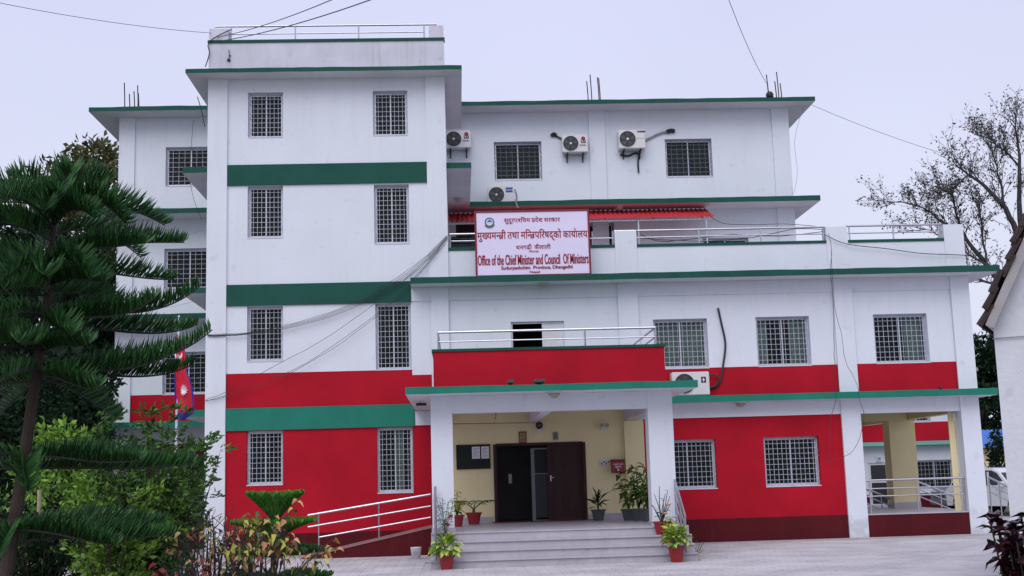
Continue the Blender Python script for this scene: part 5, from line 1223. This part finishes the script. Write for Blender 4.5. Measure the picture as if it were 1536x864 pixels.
mo.build('moon_emblem', M['flagw'], FL); star(276.5, 586, .115, 12).build('sun_emblem', M['flagw'], FL)
# bamboo stake
MB_ = MB(); p = P3(59, 735, 20); MB_.tube([(p.x, 20, 0), (p.x, 20, p.z)], .03, 7); tag(MB_.build('wooden_stake', mat('pale_wood', (.4, .35, .24), .8, .2, 6), loc=(p.x, 20, 0)), 'pale wooden stake standing right of the pine trunk', 'stake')

# ------------------------------------------------------------------ neighbouring gabled house at the right edge
HY = 17.0; hx, _ = px(1499.5, 600, HY); ang = R_(-30)
H = thing('neighbour_house', 'white plastered gable end with dark clay tiled roof edge at the right frame edge', 'house', (hx, HY, 0), ang)
ca, sa = math.cos(ang), math.sin(ang)
ze = px(1480, 492, HY)[1]+.02; RS = math.tan(R_(62)); Wd = 4.6
b = MB(); hw = Wd
def zroof(x): return ze-.05+RS*min(x, Wd-x)*0.62
b.v = []
prof_ = [(0, 0), (Wd, 0), (Wd, ze), (Wd/2, ze+Wd/2*1.95), (0, ze)]
for yy in (0, 7): b.v += [(x, yy, z) for x, z in prof_]
b.f = [(0, 1, 2, 3, 4), (9, 8, 7, 6, 5), (0, 4, 9, 5), (1, 6, 7, 2), (4, 3, 8, 9), (3, 2, 7, 8)]; b.m = [0]*6
b.build('wall', mat('rough_white_plaster', (.68, .70, .76), .9, .06, 1.4, .8, 12, streak=.5, dirt=(.42, .43, .46), spots=.3), H, local=True)
sl_ = 1.95; nrm = Vector((-sl_, 0, 1)).normalized(); along = Vector((1, 0, sl_)).normalized()
Ls = math.hypot(Wd/2, Wd/2*sl_)+.15; e0 = Vector((0, 0, ze))-along*.03
b = MB(); q0 = e0+nrm*.02; q1 = q0+along*Ls
for yy, y2 in ((-.22, 7.2),):
    c8 = [q0, q1, q1+nrm*.05, q0+nrm*.05]; b.v = [(p.x, yy, p.z) for p in c8]+[(p.x, y2, p.z) for p in c8]; b.f = [(0, 1, 2, 3), (7, 6, 5, 4), (0, 4, 5, 1), (3, 2, 6, 7), (0, 3, 7, 4), (1, 5, 6, 2)]; b.m = [0]*6
rf = b.build('roof', M['soffit'], H, local=True)
b = MB(); b.v = [(p.x, -.24, p.z) for p in (q0-nrm*.07, q1-nrm*.07, q1+nrm*.05, q0+nrm*.05)]+[(p.x, -.21, p.z) for p in (q0-nrm*.07, q1-nrm*.07, q1+nrm*.05, q0+nrm*.05)]; b.f = [(0, 1, 2, 3), (7, 6, 5, 4), (0, 4, 5, 1), (3, 2, 6, 7), (0, 3, 7, 4), (1, 5, 6, 2)]; b.m = [0]*6
b.build('barge_board', M['conc'], rf, local=True)
# clay tiles, one object each, courses up the slope
tb = MB(); nseg = 6; tl, tw_ = .34, .22
for k in range(nseg):
    t0, t1 = math.pi*k/nseg, math.pi*(k+1)/nseg
    for (ra, rb) in ((1, 1),):
        tb.q([(0, -tw_/2*math.cos(t0), .10*math.sin(t0)), (0, -tw_/2*math.cos(t1), .10*math.sin(t1)), (tl, -tw_/2*math.cos(t1), .08*math.sin(t1)), (tl, -tw_/2*math.cos(t0), .08*math.sin(t0))])
    tb.q([(0, -tw_/2*math.cos(t1), .07*math.sin(t1)), (0, -tw_/2*math.cos(t0), .07*math.sin(t0)), (0, 0, 0)])
tb.box(0, tl, -tw_/2-.02, -tw_/2+.0, -.01, .02)
tmesh = None; cnt = 0
ncourse = int(Ls/.25)
for i in range(ncourse+1):
    for j in range(5 if i > 1 else 8):
        if tmesh is None:
            o = tb.build('tile', M['tile'], rf, local=True); tmesh = o.data
        else:
            o = bpy.data.objects.new('tile', tmesh); col.objects.link(o); o.parent = rf
        p = e0+nrm*(.09+.06*((i*7+j*3) % 3)/3)+along*(.25*i-.04)+Vector((0, -.14+j*.235, 0)); rr_ = rnd.uniform(-.12, .12)
        X_ = along.copy(); X_ = (Matrix.Rotation(rr_, 3, 'Y') @ X_); Y_ = Vector((0, 1, 0)); Z_ = X_.cross(Y_)
        if Z_.dot(nrm) < 0: Z_ = -Z_
        m4 = Matrix((X_, Y_, Z_)).transposed().to_4x4(); o.matrix_local = Matrix.Translation(p+nrm*rnd.uniform(0, .02)+Vector((0, rnd.uniform(-.02, .02), 0))) @ m4; cnt += 1
b = MB(); b.v = []; ym = .9
pA, pB = e0+nrm*.1+Vector((0, 1.05, 0)), e0+nrm*.1+along*Ls; n_ = int((7.2-1.05)/.24)
for j in range(n_):
    y0 = 1.02+j*.24
    for i in range(ncourse):
        a = e0+nrm*(.09)+along*(.25*i); c = a+along*.27; 
        for k in range(3):
            h = [.02, .06, .06, .02]; b.q([(a.x, y0+k*.08, a.z+h[k]), (a.x, y0+(k+1)*.08, a.z+h[k+1]), (c.x, y0+(k+1)*.08, c.z+h[k+1]-.02), (c.x, y0+k*.08, c.z+h[k]-.02)])
o = b.build('tiles', M['tile'], rf, local=True); o['kind'] = 'stuff'
b = MB(); b.tube([(-.02, -.03, px(1500, 508, HY)[1]), (2.0, -.03, px(1500, 508, HY)[1]+.02)], .008, 5); b.build('wall_wire', M['wirel'], H, local=True)

# ------------------------------------------------------------------ annex seen through the open bay
YA = 52.0
AX0, AX1 = px(1240, 700, YA)[0], px(1462, 700, YA)[0]
AN = thing('annex_building', 'white annex with red band and pale green ledge seen through the open bay', 'building', ((AX0+AX1)/2, YA, 0))
zr0, zr1 = px(1380, 662, YA)[1], px(1380, 633, YA)[1]; zt1 = px(1380, 560, YA)[1]; zpl = px(1380, 740, YA)[1]
ad = (px(1302, 700, YA)[0], px(1333, 700, YA)[0], .25, px(1318, 694, YA)[1]); aw = (px(1376, 700, YA)[0], px(1430, 700, YA)[0], px(1400, 732, YA)[1], px(1400, 690, YA)[1]); aw2 = (px(1356, 630, YA)[0], px(1396, 630, YA)[0], zr1+.0, px(1376, 600, YA)[1])
wall('wall', [M['white'], M['red'], M['maroon'], M['inner']], AN, AX0, AX1, 0, zt1, YA, YA+.2, [ad, aw, aw2], (zpl, zr0, zr1), lambda x, z: 2 if z < zpl-.15 else (1 if zr0 < z < zr1 else (1 if z < zpl else 0)), back=3)
box('back_wall', M['white'], AN, AX0, AX1, YA+6, YA+6.2, 0, zt1); box('side_wall', M['white'], AN, AX0, AX0+.2, YA+.2, YA+6, 0, zt1); box('side_wall', M['white'], AN, AX1-.2, AX1, YA+.2, YA+6, 0, zt1); box('roof', M['conc'], AN, AX0-.3, AX1+.3, YA-.5, YA+6.5, zt1, zt1+.15)
box('ledge', M['teal'], AN, AX0-.1, AX1+.1, YA-.45, YA-.002, zr0-.16, zr0)
window(*aw, YA, (9, 6), parent=AN); window(*aw2, YA, (8, 4), parent=AN)
f = MB(); f.box(ad[0], ad[1], YA+.05, YA+.1, ad[3]-.1, ad[3]); f.box(ad[0], ad[0]+.12, YA+.05, YA+.1, ad[2], ad[3]-.1); f.box(ad[1]-.12, ad[1], YA+.05, YA+.1, ad[2], ad[3]-.1); zmid = px(1318, 722, YA)[1]; f.box(ad[0]+.12, ad[1]-.12, YA+.05, YA+.1, zmid-.06, zmid+.06); f.box(ad[0]+.12, ad[1]-.12, YA+.05, YA+.1, ad[2], ad[2]+.12)
d = f.build('door', M['acw'], AN); MB().box(ad[0]+.12, ad[1]-.12, YA+.07, YA+.08, ad[2]+.12, zmid-.06).build('pane', M['carglass'], d); MB().box(ad[0]+.12, ad[1]-.12, YA+.07, YA+.08, zmid+.06, ad[3]-.1).build('pane', M['carglass'], d)
x_, z_ = px(1318, 688, YA); 
pl_ = thing('wall_lantern', 'small pale lantern plaque above the annex door', 'wall lamp', (x_, YA, z_-.12)); MB().box(x_-.12, x_+.12, YA-.06, YA-.003, z_-.12, z_+.10).build('body', M['pap'], pl_); MB().box(x_-.07, x_+.07, YA-.065, YA-.061, z_-.08, z_+.06).build('glass', M['teal'], pl_)

# shed with blue roof
YS = 66.; x0, x1 = px(1474, 690, YS)[0], px(1560, 690, YS)[0]; z1 = px(1490, 672, YS)[1]
SH_ = thing('shed', 'pale yellow shed with blue sheet roof far behind the right corner', 'shed', ((x0+x1)/2, YS, 0)); wx = (px(1484, 690, YS)[0], px(1500, 690, YS)[0], 1.4, 2.6)
wall('wall', [M['yellow']], SH_, x0, x1, 0, z1, YS, YS+.2, [wx]); box('back_wall', M['yellow'], SH_, x0, x1, YS+4, YS+4.2, 0, z1); box('side_wall', M['yellow'], SH_, x0, x0+.2, YS+.2, YS+4, 0, z1)
window(*wx, YS, None, parent=SH_, gl='carglass')
b = MB(); nn = 30
for i in range(nn):
    X = [x0-.4+(x1-x0+.8)*k/nn for k in (i, i+1)]; Hh = [.04 if k % 2 else 0 for k in (i, i+1)]; b.q([(X[0], YS-.6, z1+Hh[0]), (X[1], YS-.6, z1+Hh[1]), (X[1], YS+4.5, z1+1.1+Hh[1]), (X[0], YS+4.5, z1+1.1+Hh[0])])
b.build('roof', M['bluesheet'], SH_)

# ------------------------------------------------------------------ vehicles
def car(label, cat, name, loc, rz, paint, pickup=False):
    t = thing(name, label, cat, loc, rz); Wc = .88
    if not pickup: top = [(-2.3, .62), (-2.28, .98), (-2.1, 1.05), (-1.75, 1.62), (-1.2, 1.74), (.1, 1.72), (.45, 1.6), (1.05, 1.12), (2.05, .98), (2.28, .8), (2.32, .5)]; cab = [(-2.02, 1.08), (-1.70, 1.56), (-1.15, 1.67), (.1, 1.65), (.40, 1.55), (.92, 1.12)]
    else: top = [(-2.6, .62), (-2.6, 1.1), (-.75, 1.12), (-.62, 1.14), (-.45, 1.68), (.1, 1.76), (.6, 1.70), (1.2, 1.14), (2.25, 1.03), (2.5, .85), (2.52, .5)]; cab = [(-.55, 1.16), (-.38, 1.62), (.1, 1.69), (.56, 1.63), (1.06, 1.16)]
    b = MB(); n = len(top); xs_ = [p[0] for p in top]; low = .36
    def wid(z): return Wc if z < 1.1 else Wc-.16*(z-1.1)/.6
    for sgn in (-1, 1):
        for i in range(n-1):
            (xa, za), (xb, zb) = top[i], top[i+1]; q = [(xa, sgn*Wc, low), (xb, sgn*Wc, low), (xb, sgn*wid(min(zb, 1.08)), min(zb, 1.08)), (xa, sgn*wid(min(za, 1.08)), min(za, 1.08))]; b.q(q if sgn < 0 else q[::-1])
            if za > 1.08 or zb > 1.08: q = [(xa, sgn*Wc, min(za, 1.08)), (xb, sgn*Wc, min(zb, 1.08)), (xb, sgn*wid(zb), zb), (xa, sgn*wid(za), za)]; b.q(q if sgn < 0 else q[::-1])
    for i in range(n-1):
        (xa, za), (xb, zb) = top[i], top[i+1]; b.q([(xa, -wid(za), za), (xb, -wid(zb), zb), (xb, wid(zb), zb), (xa, wid(za), za)])
    b.q([(top[0][0], -Wc, low), (top[0][0], -Wc, .62), (top[0][0], Wc, .62), (top[0][0], Wc, low)]); b.q([(top[-1][0], Wc, low), (top[-1][0], Wc, .5), (top[-1][0], -Wc, .5), (top[-1][0], -Wc, low)]); b.q([(-2.3, -Wc, low), (-2.3, Wc, low), (2.3, Wc, low), (2.3, -Wc, low)])
    b.build('body', paint, t, local=True)
    for sgn in (-1, 1):
        b = MB(); zs = [p[1] for p in cab]; pts = [(x, sgn*(wid(z)+.006), z) for x, z in cab]; b.q(pts if sgn > 0 else pts[::-1]); b.build('side_window', M['carglass'], t, local=True)
        b = MB(); b.box(.02 if not pickup else .25, .07 if not pickup else .30, sgn*(Wc-.03), sgn*(Wc+.02), 1.1, 1.6); b.build('pillar', paint, t, local=True)
    (xa, za), (xb, zb) = (top[-5] if not pickup else top[6]), (top[-4] if not pickup else top[7]); k = .1
    xa, za, xb, zb = xa+(xb-xa)*k, za+(zb-za)*k, xa+(xb-xa)*.95, za+(zb-za)*.95
    b = MB(); o_ = .012; b.q([(xb+o_, -wid(zb)+.08, zb+o_), (xb+o_, wid(zb)-.08, zb+o_), (xa+o_, wid(za)-.08, za+o_), (xa+o_, -wid(za)+.08, za+o_)]); b.build('windscreen', M['carglass'], t, local=True)
    fxx = top[-1][0]
    for sgn in (-1, 1):
        MB().box(fxx-.32, fxx-.02, sgn*(Wc-.38), sgn*(Wc+.012), .72, .9).build('headlight', M['pap'], t, local=True)
        for xw in (-1.45, 1.45):
            w_ = MB(); w_.lathe([(.22, 0), (.36, .01), (.38, .06), (.38, .2), (.36, .24), (.22, .25)], (xw, sgn*(Wc-.10)+.12, .38), 20, 'y'); wh = w_.build('wheel', M['tyre'], t, local=True)
            r_ = MB(); r_.lathe([(.2, 0), (.22, .005), (.05, .03)], (xw, sgn*(Wc+.035), .38), 10, 'y') if sgn < 0 else r_.lathe([(.05, -.03), (.22, -.005), (.2, 0)], (xw, Wc+.035, .38), 10, 'y'); r_.build('rim', M['alu'], wh, local=True)
            ar = MB(); ar.tube([(xw+.46*math.cos(a), sgn*(Wc+.004), .38+.46*math.sin(a)) for a in [math.pi*k/8 for k in range(9)]], .035, 5); ar.build('wheel_arch', M['black'], t, local=True)
    MB().box(fxx-.02, fxx+.015, -.5, .5, .62, .82).build('front_grille', M['fan'], t, local=True); MB().box(fxx-.08, fxx+.05, -Wc, Wc, .42, .58).build('bumper', paint, t, local=True)
    for sgn in (-1, 1): MB().box(.75, .9, sgn*(Wc+.02), sgn*(Wc+.2), 1.08, 1.25).build('mirror', paint, t, local=True)
    return t
X = px(1512, 750, 45.5)[0]; car('white estate car parked behind the right corner of the building', 'car', 'parked_car', (X, 45.5, 0), R_(-72), M['carw'])
X = px(1503, 750, 48.6)[0]; car('silver pickup truck parked in front of the annex, seen through the bay', 'pickup truck', 'parked_pickup', (X, 48.6, 0), R_(180), M['cars'], True)
print('objects', len(bpy.data.objects), 'tris', sum(len(m.polygons)*2 for m in bpy.data.meshes))
